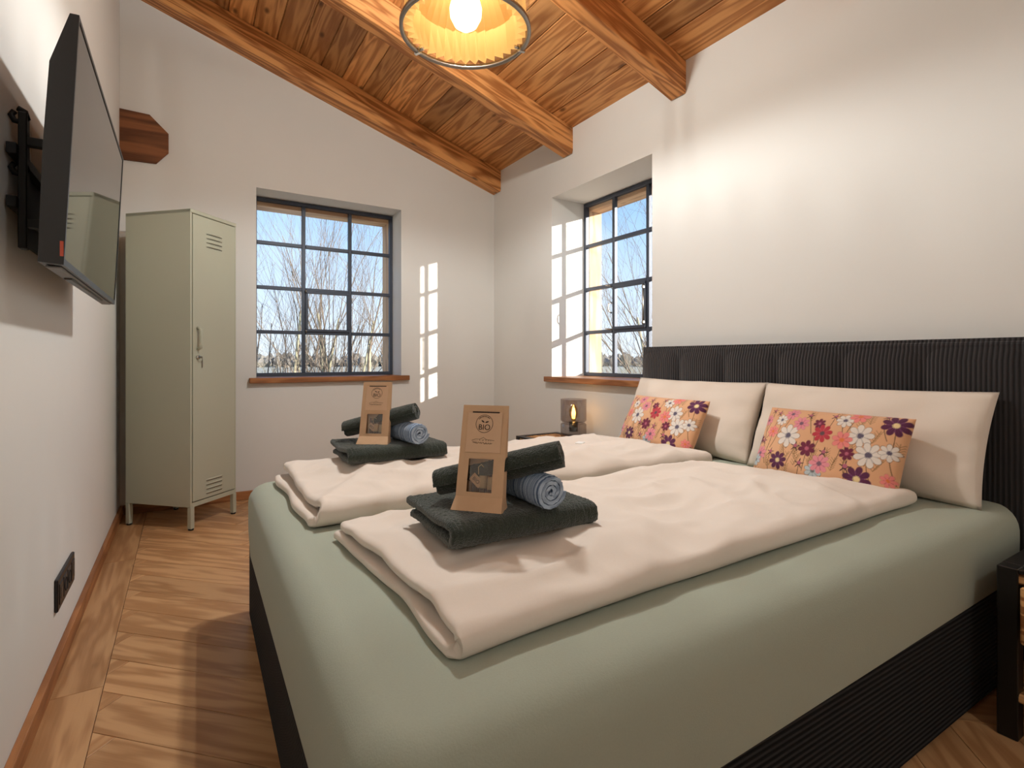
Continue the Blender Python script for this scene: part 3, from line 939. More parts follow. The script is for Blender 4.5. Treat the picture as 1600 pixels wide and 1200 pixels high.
# ------------------------------------------------------------------ folded textiles
def folded(name, mat, parent, L, W, t, gap, xs, xe, seed, nx=70, ny=46, puff=0.02, wr=0.006, wavy=0.010, fold_r=None, head_taper=0.0, fine=0.0):
    """a thick sheet folded once; fold along local y=0, open edge at y=W, open end (layers showing) at x=xs.
    xs(y,layer), xe(y,layer) give the ends of each layer"""
    H = 2 * t + gap
    path = []      # (y, z, layer 0 bottom .. 1 top) on the outer surface then the inner one
    rO = H / 2
    nb = ny
    for i in range(nb + 1):
        path.append((W - (W - rO) * i / nb, 0.0, 0.0))
    for i in range(1, 10):
        a = math.pi * i / 10
        path.append((rO - rO * math.sin(a), rO - rO * math.cos(a), i / 10))
    for i in range(nb + 1):
        path.append((rO + (W - rO) * i / nb, H, 1.0))
    rI = gap / 2
    for i in range(nb + 1):
        path.append((W - (W - rO) * i / nb, H - t, 1.0))
    for i in range(1, 10):
        a = math.pi * i / 10
        path.append((rO - rI * math.sin(a), H / 2 + rI * math.cos(a), 1 - i / 10))
    for i in range(nb + 1):
        path.append((rO + (W - rO) * i / nb, t, 0.0))
    n_out = 2 * (nb + 1) + 9
    sd = seed * 13.7
    def nz(x, y, z=0.0):
        return noise.noise(Vector((x + sd, y - sd, z)))
    bm = bmesh.new()
    rings = []
    for i in range(nx + 1):
        u = i / nx
        # denser towards the ends
        u = 0.5 - 0.5 * math.cos(math.pi * u) if True else u
        ring = []
        for j, (y, z, ly) in enumerate(path):
            xa_, xb_ = xs(y, ly), xe(y, ly)
            x = xa_ + (xb_ - xa_) * u
            dx = min(x - xa_, xb_ - x)
            e_ = min(1.0, dx / (t * 0.55))
            e_ = math.sqrt(max(0.0, 1 - (1 - e_) ** 2))
            zm = t / 2 if ly < 0.25 else (H - t / 2 if ly > 0.75 else H / 2)
            zz, yy = z, y
            if ly < 0.25 or ly > 0.75:
                zz = zm + (z - zm) * (0.25 + 0.75 * e_)
            # body: plumpness away from edges, waves and creases
            inn = min(1, dx / 0.22) * min(1, (y + 0.02) / 0.16) * min(1, max(0, (W - y)) / 0.12 + 0.2)
            top_w = ly
            zz += puff * inn * top_w
            if ly > 0.5:
                c1 = nz(x * 2.2 + 0.6 * nz(x * 3, y * 3), y * 5.0)
                ridg = 1 - abs(nz(x * 3.1 + y * 2.6, (y - x * 0.5) * 4.2, 2.0)) * 2
                ridg2 = 1 - abs(nz(x * 6.1 - y * 4.6, (y + x * 0.4) * 7.2, 5.0)) * 2
                zz += wr * (c1 * 1.0 + 0.8 * max(0, ridg - 0.45) * 1.6 + 0.55 * max(0, ridg2 - 0.4)) * (0.45 + 0.55 * inn)
            wv = wavy * nz(y * 7, ly * 2.3 + 9, 1.0) * max(0, 1 - (x - xa_) / 0.12)
            zz = max(0.0, zz + (wv if ly > 0.1 else max(0, wv) * 0.4))
            if y < rO * 1.2:
                yy += 0.010 * nz(x * 3.5, ly * 1.2, 4.0) * (W / 0.66)
            if fine:
                q = Vector((x * 190, yy * 190, zz * 190))
                zz += fine * noise.noise(q)
                yy += fine * noise.noise(q + Vector((31, 7, 3)))
            ring.append(bm.verts.new((x, yy, max(0.0, zz))))
        rings.append(ring)
    m = len(path)
    for a, b in zip(rings, rings[1:]):
        for k in range(m):
            f = bm.faces.new((a[k], a[(k + 1) % m], b[(k + 1) % m], b[k])); f.smooth = True
    for ring in (rings[0], rings[-1]):
        for k in range(n_out - 1):
            f = bm.faces.new((ring[k], ring[k + 1], ring[m - 2 - k], ring[m - 1 - k])); f.smooth = True
    bmesh.ops.recalc_face_normals(bm, faces=bm.faces[:])
    me = bpy.data.meshes.new(name); bm.to_mesh(me); bm.free()
    return link(name, me, mat, parent)


def duvet_xs(seed, prot):
    def f(y, ly):
        return -prot * (1 - ly) + 0.010 * noise.noise(Vector((y * 6 + seed, ly * 1.5, seed))) + 0.018 * noise.noise(Vector((y * 2.2 + seed, ly, seed + 4)))
    return f


DZ = 0.513
near_xe = lambda y, ly: 1.60 - 0.20 * (y / 0.64) + 0.02 * noise.noise(Vector((y * 5, ly, 3)))
d1 = folded('duvet', M['duvet'], None, 1.6, 0.66, 0.023, 0.004, duvet_xs(2.0, 0.012), near_xe, 1, nx=130, ny=60, puff=0.012, wr=0.022)
d1.location = (0.352, 0.715, DZ); d1.rotation_euler = (0, 0, math.radians(0.6))
tag(d1, 'cream duvet folded lengthways along the bed side away from the windows', 'duvet', 'folded duvets')
far_xe = lambda y, ly: 1.62 - 0.10 * (y / 0.62) + 0.02 * noise.noise(Vector((y * 5, ly, 8)))
d2 = folded('duvet', M['duvet'], None, 1.6, 0.66, 0.028, 0.006, duvet_xs(6.0, 0.030), far_xe, 2, nx=130, ny=60, puff=0.020, wr=0.022)
d2.location = (0.312, 1.475, DZ); d2.rotation_euler = (0, 0, math.radians(-0.5))
tag(d2, 'cream duvet folded lengthways along the window side of the bed', 'duvet', 'folded duvets')


# ------------------------------------------------------------------ pillows and cushions
def pillow_fn(w, h, t, seed, pinch=0.06, wr=0.006, power=2.6):
    def f(s, tt, side):
        # s,tt in -1..1
        a = max(0.0, 1 - abs(s) ** power); b = max(0.0, 1 - abs(tt) ** power)
        th = t * 0.5 * (a * b) ** 0.5
        px = s * w / 2 * (1 - pinch * (1 - tt * tt) * 0 - pinch * 0.6 * (1 - abs(tt) ** 2) * abs(s) ** 3)
        pz = tt * h / 2 * (1 - pinch * (1 - abs(s) ** 2) * abs(tt) ** 3)
        n_ = wr * noise.noise(Vector((s * 2.6 + seed, tt * 2.0, seed))) * (a * b) ** 0.3
        n_ += wr * 0.6 * noise.noise(Vector((s * 7 + seed, tt * 4.0, seed + 3))) * (1 - (a * b) ** 0.5) * (a * b) ** 0.15
        return Vector((px, side * (th + n_), pz))
    return f


def pillow_mesh(name, w, h, t, seed, nu=44, nv=26, color_fn=None, **kw):
    fn = pillow_fn(w, h, t, seed, **kw)
    bm = bmesh.new()
    front = [[bm.verts.new(fn(-1 + 2 * i / (nu - 1), -1 + 2 * j / (nv - 1), -1)) for j in range(nv)] for i in range(nu)]
    back = [[None] * nv for _ in range(nu)]
    for i in range(nu):
        for j in range(nv):
            if i in (0, nu - 1) or j in (0, nv - 1): back[i][j] = front[i][j]
            else: back[i][j] = bm.verts.new(fn(-1 + 2 * i / (nu - 1), -1 + 2 * j / (nv - 1), 1))
    for g, flip in ((front, False), (back, True)):
        for i in range(nu - 1):
            for j in range(nv - 1):
                q = [g[i][j], g[i + 1][j], g[i + 1][j + 1], g[i][j + 1]]
                f = bm.faces.new(q[::-1] if flip else q); f.smooth = True
    bm.verts.index_update()
    idx = np.array([[front[i][j].index for j in range(nv)] for i in range(nu)])
    me = bpy.data.meshes.new(name); bm.to_mesh(me)
    nverts = len(bm.verts); bm.free()
    if color_fn is not None:
        S, T = np.meshgrid(np.linspace(0, 1, nu), np.linspace(1, 0, nv), indexing='ij')
        c = color_fn(S, T)
        arr = np.ones((nverts, 4), dtype=np.float32)
        arr[:, :3] = color_fn(np.array([0.02]), np.array([0.02]), bg_only=True)[0]
        arr[idx.ravel(), :3] = c.reshape(-1, 3)
        ca = me.color_attributes.new('print', 'FLOAT_COLOR', 'POINT')
        ca.data.foreach_set('color', arr.ravel())
    return me


def lin(r, g, b):
    return np.array(srgb(r, g, b)[:3])


def floral(S, T, bg_only=False):
    """peach ground strewn with cosmos flowers; S across 0..1, T down 0..1 (aspect 5:3)"""
    X = S * 1390.0; Y = T * 830.0
    shp = X.shape
    bgc = lin(222, 170, 128); bg2 = lin(212, 154, 110)
    nmix = 0.5 + 0.5 * np.sin(X / 210 + np.sin(Y / 130)) * np.cos(Y / 180)
    C = bgc * (1 - nmix[..., None] * 0.5) + bg2 * nmix[..., None] * 0.5
    if bg_only: return C
    rnd = random.Random(5)
    def blend(mask, colr):
        nonlocal C
        C = C * (1 - mask[..., None]) + np.asarray(colr) * mask[..., None]
    def stroke(pts, w, colr, al=1.0):
        pts = np.array(pts, float)
        for k in range(len(pts) - 1):
            a, b = pts[k], pts[k + 1]
            d = b - a; L2 = max(1e-6, d @ d)
            t_ = np.clip(((X - a[0]) * d[0] + (Y - a[1]) * d[1]) / L2, 0, 1)
            dist = np.hypot(X - a[0] - t_ * d[0], Y - a[1] - t_ * d[1])
            blend(np.clip((w - dist) / 3 + 0.5, 0, 1) * al, colr)
    def curve(a, c, b, n=9):
        return [((1 - t) ** 2 * a[0] + 2 * t * (1 - t) * c[0] + t * t * b[0], (1 - t) ** 2 * a[1] + 2 * t * (1 - t) * c[1] + t * t * b[1]) for t in np.linspace(0, 1, n)]
    flowers = [
        # x, y, r, kind
        (1290, 115, 112, 'purple'), (1095, 690, 118, 'purple'), (330, 640, 92, 'purple'), (655, 195, 58, 'maroon'), (600, 475, 84, 'maroon'), (975, 470, 66, 'maroon'), (20, 420, 60, 'maroon'),
        (710, 300, 95, 'red'), (375, 365, 125, 'white'), (1045, 275, 116, 'white'), (1150, 450, 122, 'white'), (1300, 390, 84, 'white'), (250, 190, 66, 'white'), (880, 130, 82, 'white'), (705, 690, 84, 'blue'),
        (340, 105, 76, 'pink'), (475, 215, 80, 'pink'), (180, 330, 66, 'coral'), (905, 345, 90, 'coral'), (985, 55, 88, 'coral'), (755, 610, 98, 'pink'), (60, 190, 66, 'pink'), (80, 580, 86, 'pink'), (40, 650, 70, 'blue'),
        (1330, 640, 60, 'coral')]
    buds = [(105, 70, 34), (190, 105, 34), (535, 110, 38), (775, 90, 38), (95, 440, 34), (225, 560, 38), (480, 470, 44), (770, 495, 44), (560, 640, 44), (985, 600, 50), (1200, 25, 36)]
    stem = lin(104, 74, 40); stem2 = lin(140, 104, 56)
    for (fx_, fy, r, kd) in flowers + [(b[0], b[1], b[2], 'bud') for b in buds]:
        ex = fx_ + rnd.uniform(-90, 90); ey = fy + rnd.uniform(200, 330)
        stroke(curve((fx_, fy), (fx_ + rnd.uniform(-50, 50), fy + 130), (ex, ey)), 3.2, stem)
    for _ in range(30):      # feathery leaves
        x0, y0 = rnd.uniform(0, 1390), rnd.uniform(60, 830); a = rnd.uniform(-0.6, 0.6)
        for q in range(5):
            yy = y0 - q * 24; xx = x0 + math.sin(a) * q * 24
            for sg in (-1, 1):
                stroke([(xx, yy), (xx + sg * 30, yy - 34)], 2.2, stem2, 0.85)
        stroke([(x0, y0), (x0 + math.sin(a) * 120, y0 - 130)], 2.6, stem2, 0.85)
    pal = {'purple': ((84, 22, 62), (140, 74, 122), (232, 206, 150), 8), 'maroon': ((104, 18, 52), (146, 40, 74), (178, 90, 110), 7), 'red': ((184, 44, 58), (216, 96, 104), (96, 66, 70), 8),
           'white': ((226, 214, 202), (190, 180, 172), (92, 82, 100), 8), 'blue': ((184, 194, 196), (142, 154, 160), (110, 110, 110), 8), 'pink': ((222, 138, 146), (196, 92, 118), (120, 84, 100), 8), 'coral': ((230, 132, 124), (206, 88, 92), (222, 120, 60), 7)}
    for (fx_, fy, r, kd) in flowers:
        c1, c2, cc, npet = pal[kd]
        dx, dy = X - fx_, Y - fy
        rr = np.hypot(dx, dy); th = np.arctan2(dy, dx) + rnd.uniform(0, 1)
        cs = np.abs(np.cos(npet * th / 2))
        edge = r * (0.50 + 0.50 * cs ** 0.55)
        mask = np.clip((edge - rr) / 4 + 0.5, 0, 1)
        outl = np.clip((edge + 5 - rr) / 4 + 0.5, 0, 1)
        blend(outl * (0.8 if kd in ('white', 'blue') else 0.5), lin(110, 84, 66) if kd in ('white', 'blue') else lin(*c1) * 0.6)
        blend(mask, lin(*c1))
        vein = np.clip(1 - np.abs(np.sin(npet * th / 2 * 3)) * 2.2, 0, 1) * np.clip(1 - rr / (r * 0.85), 0, 1)
        gap_ = np.clip((0.42 - cs) / 0.2, 0, 1) * mask
        blend(gap_ * 0.65, lin(*c2) * 0.75)
        blend(mask * vein * 0.8, lin(*c2))
        star = r * 0.24 * (0.7 + 0.5 * np.abs(np.cos(npet * th)))
        blend(np.clip((star - rr) / 3 + 0.5, 0, 1), lin(*cc))
    for (bx, by, r) in buds:
        dx, dy = X - bx, Y - by
        rr = np.hypot(dx, dy * 0.9); th = np.arctan2(dy, dx)
        edge = r * (0.42 + 0.75 * np.clip(np.cos(5 * th + 1.2), 0, 1) ** 3)
        blend(np.clip((edge - rr) / 3 + 0.5, 0, 1), lin(62, 26, 34))
        blend(np.clip((r * 0.42 - np.hypot(dx, dy + r * 0.2)) / 3 + 0.5, 0, 1), lin(176, 92, 112))
    return C


def place_leaning(o, bottom, lean_deg, yaw_deg):
    """local x = width, local -y = front; front faces -x world when yaw=0; bottom centre given"""
    o.rotation_mode = 'XYZ'
    R = Matrix.Rotation(math.radians(-90 + yaw_deg), 4, 'Z') @ Matrix.Rotation(math.radians(-lean_deg), 4, 'X')
    h = o['h_']
    o.matrix_world = Matrix.Translation(bottom) @ R @ Matrix.Translation((0, 0, h / 2))
    del o['h_']


pm = [pillow_mesh('pillow', 0.80, 0.385, 0.15, 2.0 + 5 * i, 48, 28, pinch=0.05, wr=0.020) for i in range(2)]
for i, (yc, lab, xo_) in enumerate(((1.00, 'cream pillow leaning on the headboard, on the bed side away from the windows', 2.07), (1.80, 'cream pillow leaning on the headboard, on the window side of the bed', 2.10))):
    o = link('pillow', pm[i], M['pillow']); o['h_'] = 0.385
    place_leaning(o, (xo_, yc, 0.512), 22, -1.0)
    tag(o, lab, 'pillow', 'cream bed pillows')
cm = pillow_mesh('floral_cushion', 0.50, 0.30, 0.12, 4.0, 300, 180, color_fn=floral, pinch=0.04, wr=0.004, power=3.2)
for i, (xc, yc, yaw_, lab) in enumerate(((1.885, 1.005, -1, 'peach floral cushion in front of the pillow on the bed side away from the windows'), (1.935, 1.83, -4, 'peach floral cushion in front of the pillow on the window side of the bed'))):
    o = link('floral_cushion', cm, M['cushion']); o['h_'] = 0.30
    place_leaning(o, (xc, yc, 0.514), 28, yaw_)
    tag(o, lab, 'cushion', 'floral cushions')


# ------------------------------------------------------------------ towels
def top_at(o, x, y, r=0.02):
    mw = Matrix.LocRotScale(o.location, o.rotation_euler, None)
    best = -1
    for v in o.data.vertices:
        p = mw @ v.co
        if abs(p.x - x) < r and abs(p.y - y) < r and p.z > best: best = p.z
    return best


def mean_top(o, x0, x1, y0, y1, q=0.8):
    mw = Matrix.LocRotScale(o.location, o.rotation_euler, None)
    zs = []
    for i in range(5):
        for j in range(5):
            zs.append(top_at(o, x0 + (x1 - x0) * i / 4, y0 + (y1 - y0) * j / 4, 0.03))
    zs.sort()
    return zs[int(q * (len(zs) - 1))]


def roll_mesh(name, length, r_out, turns, th, seed, squash=0.94):
    """rolled towel: spiral ribbon extruded along local X"""
    n = int(turns * 44)
    outer, inner = [], []
    r_in = 0.007
    for i in range(n + 1):
        a = 2 * math.pi * turns * i / n
        r = r_in + (r_out - r_in) * i / n
        jit = 0.0014 * noise.noise(Vector((a * 1.1, seed, 0)))
        outer.append(((r + jit) * math.cos(a), (r + jit) * math.sin(a)))
        ri = max(0.003, r + jit - th)
        inner.append((ri * math.cos(a), ri * math.sin(a)))
    prof = outer + inner[::-1]
    nx = 64
    bm = bmesh.new(); rings = []
    for k in range(nx + 1):
        u = k / nx
        x = -length / 2 + length * u
        e_ = min(1, min(u, 1 - u) * 16 / 1.2)
        ring = []
        for q, (y, z) in enumerate(prof):
            rad = math.hypot(y, z)
            sc = 1 - 0.05 * (1 - e_) * (rad / r_out)
            dxx = 0.004 * noise.noise(Vector((q * 0.13, seed, 2))) * (1 - e_)
            w = 0.0020 * noise.noise(Vector((x * 190, y * 190, z * 190 + seed)))
            ring.append(bm.verts.new((x + dxx, y * sc + w, z * sc * squash + w)))
        rings.append(ring)
    m = len(prof)
    for a, b in zip(rings, rings[1:]):
        for k in range(m):
            f = bm.faces.new((a[k], a[(k + 1) % m], b[(k + 1) % m], b[k])); f.smooth = True
    # end faces as strips between outer and inner spiral
    for ring, fl in ((rings[0], True), (rings[-1], False)):
        for k in range(n):
            q = (ring[k], ring[k + 1], ring[m - 2 - k], ring[m - 1 - k])
            bm.faces.new(q if fl else q[::-1])
    bmesh.ops.recalc_face_normals(bm, faces=bm.faces[:])
    me = bpy.data.meshes.new(name); bm.to_mesh(me); bm.free()
    return me


def place_axis(o, a, b, spin=0.0):
    a, b = Vector(a), Vector(b)
    q = (b - a).to_track_quat('X', 'Z')
    o.rotation_mode = 'QUATERNION'
    o.location = (a + b) / 2
    from mathutils import Quaternion
    o.rotation_quaternion = q @ Quaternion((1, 0, 0), spin)


def bag(name, loc, ang, lean, label, group):
    root = empty(name, loc)
    root.rotation_euler = (math.radians(-lean), 0, math.radians(ang))
    w, h, dp = 0.116, 0.232, 0.052
    yf = lambda z: 0.0 + 0.014 * min(1, z / 0.03) + 0.010 * z / h       # front sheet
    yb = lambda z: dp - 0.020 * (z / h) - 0.006 * min(1, z / 0.03)
    hw = lambda z: w / 2 - 0.004 * min(1, z / 0.03)
    x0, x1, z0, z1 = -0.030, 0.028, 0.040, 0.112
    mb = MB()
    zs = [0.0, 0.012, 0.03, z0, 0.06, 0.085, z1, 0.15, 0.19, h]
    def P(fx_, z, y): return mb.bm.verts.new((fx_, y, z))
    F = []
    for z in zs:
        a = hw(z)
        F.append([P(xx, z, yf(z) + (0.0012 * noise.noise(Vector((xx * 40, z * 40, ang))) if 0 < z < h else 0)) for xx in (-a, -a * 0.75, x0, 0.0, x1, a * 0.75, a)])
    B = [[P(xx, z, yb(z)) for xx in (-hw(z), 0, hw(z))] for z in zs]
    Lm = [P(-hw(z) + 0.010 * min(1, z / 0.08), z, (yf(z) + yb(z)) / 2) for z in zs]      # side gussets fold inwards
    Rm = [P(hw(z) - 0.010 * min(1, z / 0.08), z, (yf(z) + yb(z)) / 2) for z in zs]
    for i in range(len(zs) - 1):
        for j in range(6):
            if z0 - 1e-6 <= zs[i] and zs[i + 1] <= z1 + 1e-6 and 2 <= j <= 3: continue
            mb.bm.faces.new((F[i][j], F[i][j + 1], F[i + 1][j + 1], F[i + 1][j]))
        for j in range(2):
            mb.bm.faces.new((B[i][j], B[i + 1][j], B[i + 1][j + 1], B[i][j + 1]))
        mb.bm.faces.new((F[i][0], F[i + 1][0], Lm[i + 1], Lm[i])); mb.bm.faces.new((Lm[i], Lm[i + 1], B[i + 1][0], B[i][0]))
        mb.bm.faces.new((F[i][6], Rm[i], Rm[i + 1], F[i + 1][6])); mb.bm.faces.new((Rm[i], B[i][2], B[i + 1][2], Rm[i + 1]))
    mb.bm.faces.new([F[0][j] for j in range(7)] + [Rm[0], B[0][2], B[0][1], B[0][0], Lm[0]])
    mb.build('bag_body', M['kraft'], root)
    # clear window, contents behind it
    MB().box((x0 - 0.002, 0.0175 + 0.006, z0 - 0.002), (x1 + 0.002, 0.0179 + 0.006, z1 + 0.002)).build('window_film', M['film'], root)
    for cx_, zz in ((0.001, 0.070), (0.021, 0.068)):
        MB().lathe([(0.0, 0.0), (0.0085, 0.0), (0.0092, 0.002), (0.0092, 0.026), (0.0085, 0.028), (0.0, 0.028)], 18, (cx_, 0.034)).build('biscuit_roll', M['biscuit'], root).location = (0, 0, zz - 0.028 + 0.006)
    MB().lathe([(0.0, 0.0), (0.0095, 0.0), (0.0095, 0.030), (0.0, 0.030)], 18, (0.0175, 0.034)).build('jar', M['bar'], root).location = (0, 0, 0.012)
    for k in range(6):
        MB().box((-0.026 + k * 0.0095, 0.0375, 0.03), (-0.026 + k * 0.0095 + 0.008, 0.0405, 0.118), 0.001).build('snack_bar', M['bar'], root)
    tg_ = MB().box((-0.016, -0.0004, -0.0095), (0.014, 0.0004, 0.0095), 0.0003).build('swing_tag', M['kraft_label'], root)
    tg_.location = (-0.011, 0.026, 0.064); tg_.rotation_euler = (0, math.radians(40), 0)
    text_mesh('tag_lettering', 'BIO', 0.0115, tg_, (-0.011, -0.0007, -0.004))
    MB().tube([(-0.008, 0.027, 0.078), (-0.009, 0.026, 0.094), (-0.003, 0.027, 0.100), (0.003, 0.029, 0.094)], 0.0012, 6).build('ribbon', M['ribbon'], root)
    # sticker, stamp and lettering on the front
    def front(z): return yf(z) - 0.0012
    sl_ = math.atan2(yf(0.2) - yf(0.12), 0.08)
    lab = MB().box((-0.0405, -0.0006, 0.0), (0.0415, 0.0, 0.090), 0.0002).build('paper_label', M['kraft_label'], root)
    lab.location = (0, front(0.132) + 0.0002, 0.126); lab.rotation_euler = (-sl_, 0, 0)
    Z0 = 0.0
    rg = MB()
    R_ = 0.0205
    rg.grid(lambda i, j: Vector(((R_ - 0.0011 * j) * math.cos(2 * math.pi * i / 48), -0.0009, 0.064 + (R_ - 0.0011 * j) * math.sin(2 * math.pi * i / 48))), 48, 2, closed_u=True)
    # short arc of tiny lettering blocks
    for q in range(9):
        a = math.radians(140 - q * 11.5)
        c_, s_ = math.cos(a), math.sin(a)
        cx_, cz_ = 0.0168 * c_, 0.064 + 0.0168 * s_
        u_ = Vector((-s_, 0, c_)) * 0.0011; v_ = Vector((c_, 0, s_)) * (0.0010 + 0.0004 * (q % 2))
        p = Vector((cx_, -0.0009, cz_))
        rg.bm.faces.new([rg.bm.verts.new(p + x_) for x_ in (u_ + v_, -u_ + v_, -u_ - v_, u_ - v_)])
    # two leaves
    for (lx, lz, aa) in ((-0.0035, 0.0690, 148), (0.0055, 0.0680, 18)):
        a = math.radians(aa)
        d_ = Vector((math.cos(a), 0, math.sin(a))); s_ = Vector((-math.sin(a), 0, math.cos(a)))
        p = Vector((lx, -0.0009, lz))
        rg.bm.faces.new([rg.bm.verts.new(p + x_) for x_ in (-d_ * 0.0048, -d_ * 0.001 - s_ * 0.0017, d_ * 0.003 - s_ * 0.0013, d_ * 0.0052, d_ * 0.003 + s_ * 0.0013, -d_ * 0.001 + s_ * 0.0017)])
    rg.build('stamp', M['ink'], lab, recalc=False)
    text_mesh('stamp_lettering', 'BIO', 0.0175, lab, (-0.0138, -0.001, 0.0505))
    # pen drawing of a roofline above a line of script
    sc_ = MB()
    def line(pts, r=0.00035):
        sc_.tube([(p[0], -0.0008, p[1]) for p in pts], r, 4)
    line([(-0.027, 0.0255), (-0.019, 0.0295), (-0.008, 0.0292), (-0.004, 0.0310), (0.0, 0.0335), (0.005, 0.0302), (0.010, 0.0285), (0.026, 0.0272)])
    line([(-0.008, 0.0292), (-0.0075, 0.0255)]); line([(0.006, 0.0300), (0.0065, 0.0255)]); line([(-0.003, 0.029), (-0.001, 0.0255), (0.002, 0.029)]); line([(0.013, 0.028), (0.013, 0.0255)]); line([(0.018, 0.0275), (0.018, 0.0255)])
    wob = random.Random(3)
    x_ = -0.025
    pts = []
    while x_ < 0.022:
        pts.append((x_, 0.0205 + wob.choice((-0.0012, 0.0014, 0.0004, -0.0004, 0.0024)) - (x_ + 0.025) * 0.02)); x_ += 0.0011
    line(pts, 0.0004)
    sc_.build('script_drawing', M['ink'], lab, recalc=False)
    MB().box((-0.030, -0.0010, 0.0885), (0.034, -0.0002, 0.0915)).build('closure_strip', M['ink'], lab)
    tag(root, label, 'paper bag', group)
    return root


def text_mesh(name, body, size, parent, loc):
    cu = bpy.data.curves.new(name + '_curve', 'FONT')
    cu.body = body; cu.size = size; cu.extrude = 0.0001
    tmp = bpy.data.objects.new(name + '_tmp', cu)
    col.objects.link(tmp)
    dg = bpy.context.evaluated_depsgraph_get()
    me = bpy.data.meshes.new_from_object(tmp.evaluated_get(dg))
    bpy.data.objects.remove(tmp)
    me.name = name
    me.materials.clear()
    o = link(name, me, M['ink'], parent)
    o.rotation_euler = (math.radians(90), 0, 0)
    o.location = loc
    return o


dark_roll = roll_mesh('rolled_towel', 0.30, 0.036, 3.2, 0.0074, 1.0)
blue_roll = roll_mesh('rolled_towel_blue', 0.19, 0.043, 3.4, 0.0086, 2.0)


def towel_set(tx, ty, duv, ang, blue, dark, bagp, bagang, where):
    where = {'near duvet': 'duvet farther from the windows', 'window-side duvet': 'duvet nearer the windows'}[where]
    tz = mean_top(duv, tx + 0.03, tx + 0.33, ty + 0.03, ty + 0.24) - 0.002
    print('towel z', tz)
    zt = tz + 0.056
    up = lambda p: (p[0], p[1], p[2] + zt)
    blue = [up(p) for p in blue]; dark = [up(p) for p in dark]; bagp = up(bagp)
    xs_ = lambda y, ly: 0.010 * (1 - ly) * math.sin(y * 9) + 0.006 * noise.noise(Vector((y * 9, ly * 2, tx)))
    xe_ = lambda y, ly: 0.365 + 0.008 * noise.noise(Vector((y * 7, ly * 2, tx + 3)))
    o = folded('bath_towel', M['towel'], None, 0.36, 0.27, 0.020, 0.013, xs_, xe_, tx * 3, nx=150, ny=90, puff=0.006, wr=0.003, wavy=0.012, fine=0.0022)
    o.location = (tx, ty, tz); o.rotation_euler = (0, 0, math.radians(ang))
    tag(o, 'folded dark green bath towel lying flat on the ' + where, 'towel', 'folded dark green towels')
    r = link('rolled_towel', dark_roll, M['towel']); place_axis(r, dark[0], dark[1], 2.0)
    tag(r, 'rolled dark green towel lying across the blue roll, ' + where, 'towel', 'rolled dark green towels')
    r = link('rolled_towel', blue_roll, M['bluetowel']); place_axis(r, blue[1], blue[0], 3.6)
    tag(r, 'rolled blue striped towel beside the paper bag, ' + where, 'towel', 'rolled blue towels')
    bag('paper_bag', bagp, bagang, 12, 'kraft paper bag leaning on the rolled towels, ' + where, 'kraft gift bags')


towel_set(0.445, 0.935, d1, -2, ((0.672, 0.915, 0.041), (0.672, 1.105, 0.041)), ((0.500, 1.135, 0.036), (0.712, 0.925, 0.116)), (0.528, 0.995, 0.0), -48, 'near duvet')
towel_set(0.470, 1.80, d2, -1, ((0.715, 1.775, 0.041), (0.690, 1.955, 0.041)), ((0.520, 2.05, 0.036), (0.735, 1.83, 0.116)), (0.572, 1.875, 0.0), -36, 'window-side duvet')

sc = MB().box((-0.022, -0.016, 0.0), (0.022, 0.016, 0.004), 0.0015).build('white_sachet', M['white'])
sc.location = (1.50, 1.83, top_at(d2, 1.50, 1.83, 0.03) + 0.001); sc.rotation_euler = (0.03, 0.0, math.radians(30))
tag(sc, 'small flat white sachet on the duvet near the table lamp', 'sachet')


# ------------------------------------------------------------------ bedside tables
def nightstand(loc, sx, sy, label, H=0.44):
    root = empty('bedside_table', loc)
    tag(root, label, 'table', 'black framed bedside tables')
    t = 0.042
    for (x, y) in ((0, 0), (sx - t, 0), (0, sy - t), (sx - t, sy - t)):
        box('leg', (x, y, 0), (x + t, y + t, H - 0.0005), M['black'], root, 0.002)
    for lo, hi in (((t, 0, H - t), (sx - t, t, H)), ((t, sy - t, H - t), (sx - t, sy, H)), ((0, t, H - 0.012), (t, sy - t, H)), ((sx - t, t, H - t), (sx, sy - t, H))):
        box('rail', lo, hi, M['black'], root, 0.002)
    n = 4
    w = (sx - 2 * t) / n
    for i in range(n):
        for zz, nm in ((H - 0.022, 'top_slat'), (0.105, 'shelf_slat')):
            o = MB().box((0, 0, 0), (sy - 2 * t + 0.03, w - 0.003, 0.018), 0.003).build(nm, M['crate'], root)
            o.location = (t + (i + 1) * w, t - 0.015, zz); o.rotation_euler = (0, 0, math.radians(90))
    # drawer with plank front facing the bed foot (-x)
    dr = box('drawer', (0.02, t + 0.006, 0.26), (sx - 0.02, sy - t - 0.006, H - 0.045), M['crate'], root, 0.003)
    o = MB().box((0, 0, 0), (sy - 2 * t - 0.012, 0.145, 0.016), 0.004).build('drawer_front', M['crate'], dr)
    o.location = (0.004, sy - t - 0.006, 0.255)
    o.rotation_euler = (math.radians(90), 0, math.radians(-90))
    o = MB().box((0, 0, 0), (sy - 2 * t + 0.02, 0.03, 0.022), 0.006).build('shelf_edge', M['crate'], root)
    o.location = (0.0, t - 0.01, 0.10); o.rotation_euler = (0, 0, math.radians(90))
    o.location = (0.034, t - 0.01, 0.098)
    o2 = MB().box((0, 0, 0), (sy - 2 * t + 0.02, 0.03, 0.026), 0.006).build('top_edge', M['crate'], root)
    o2.rotation_euler = (0, 0, math.radians(90)); o2.location = (0.034, t - 0.01, H - 0.040)
    return root


nightstand((1.797, 0.045, 0.0), 0.44, 0.448, 'black metal bedside table with wooden slats, on the bed side away from the windows')
nightstand((1.965, 2.63, 0.0), 0.36, 0.47, 'black metal bedside table carrying the smoked glass lamp')

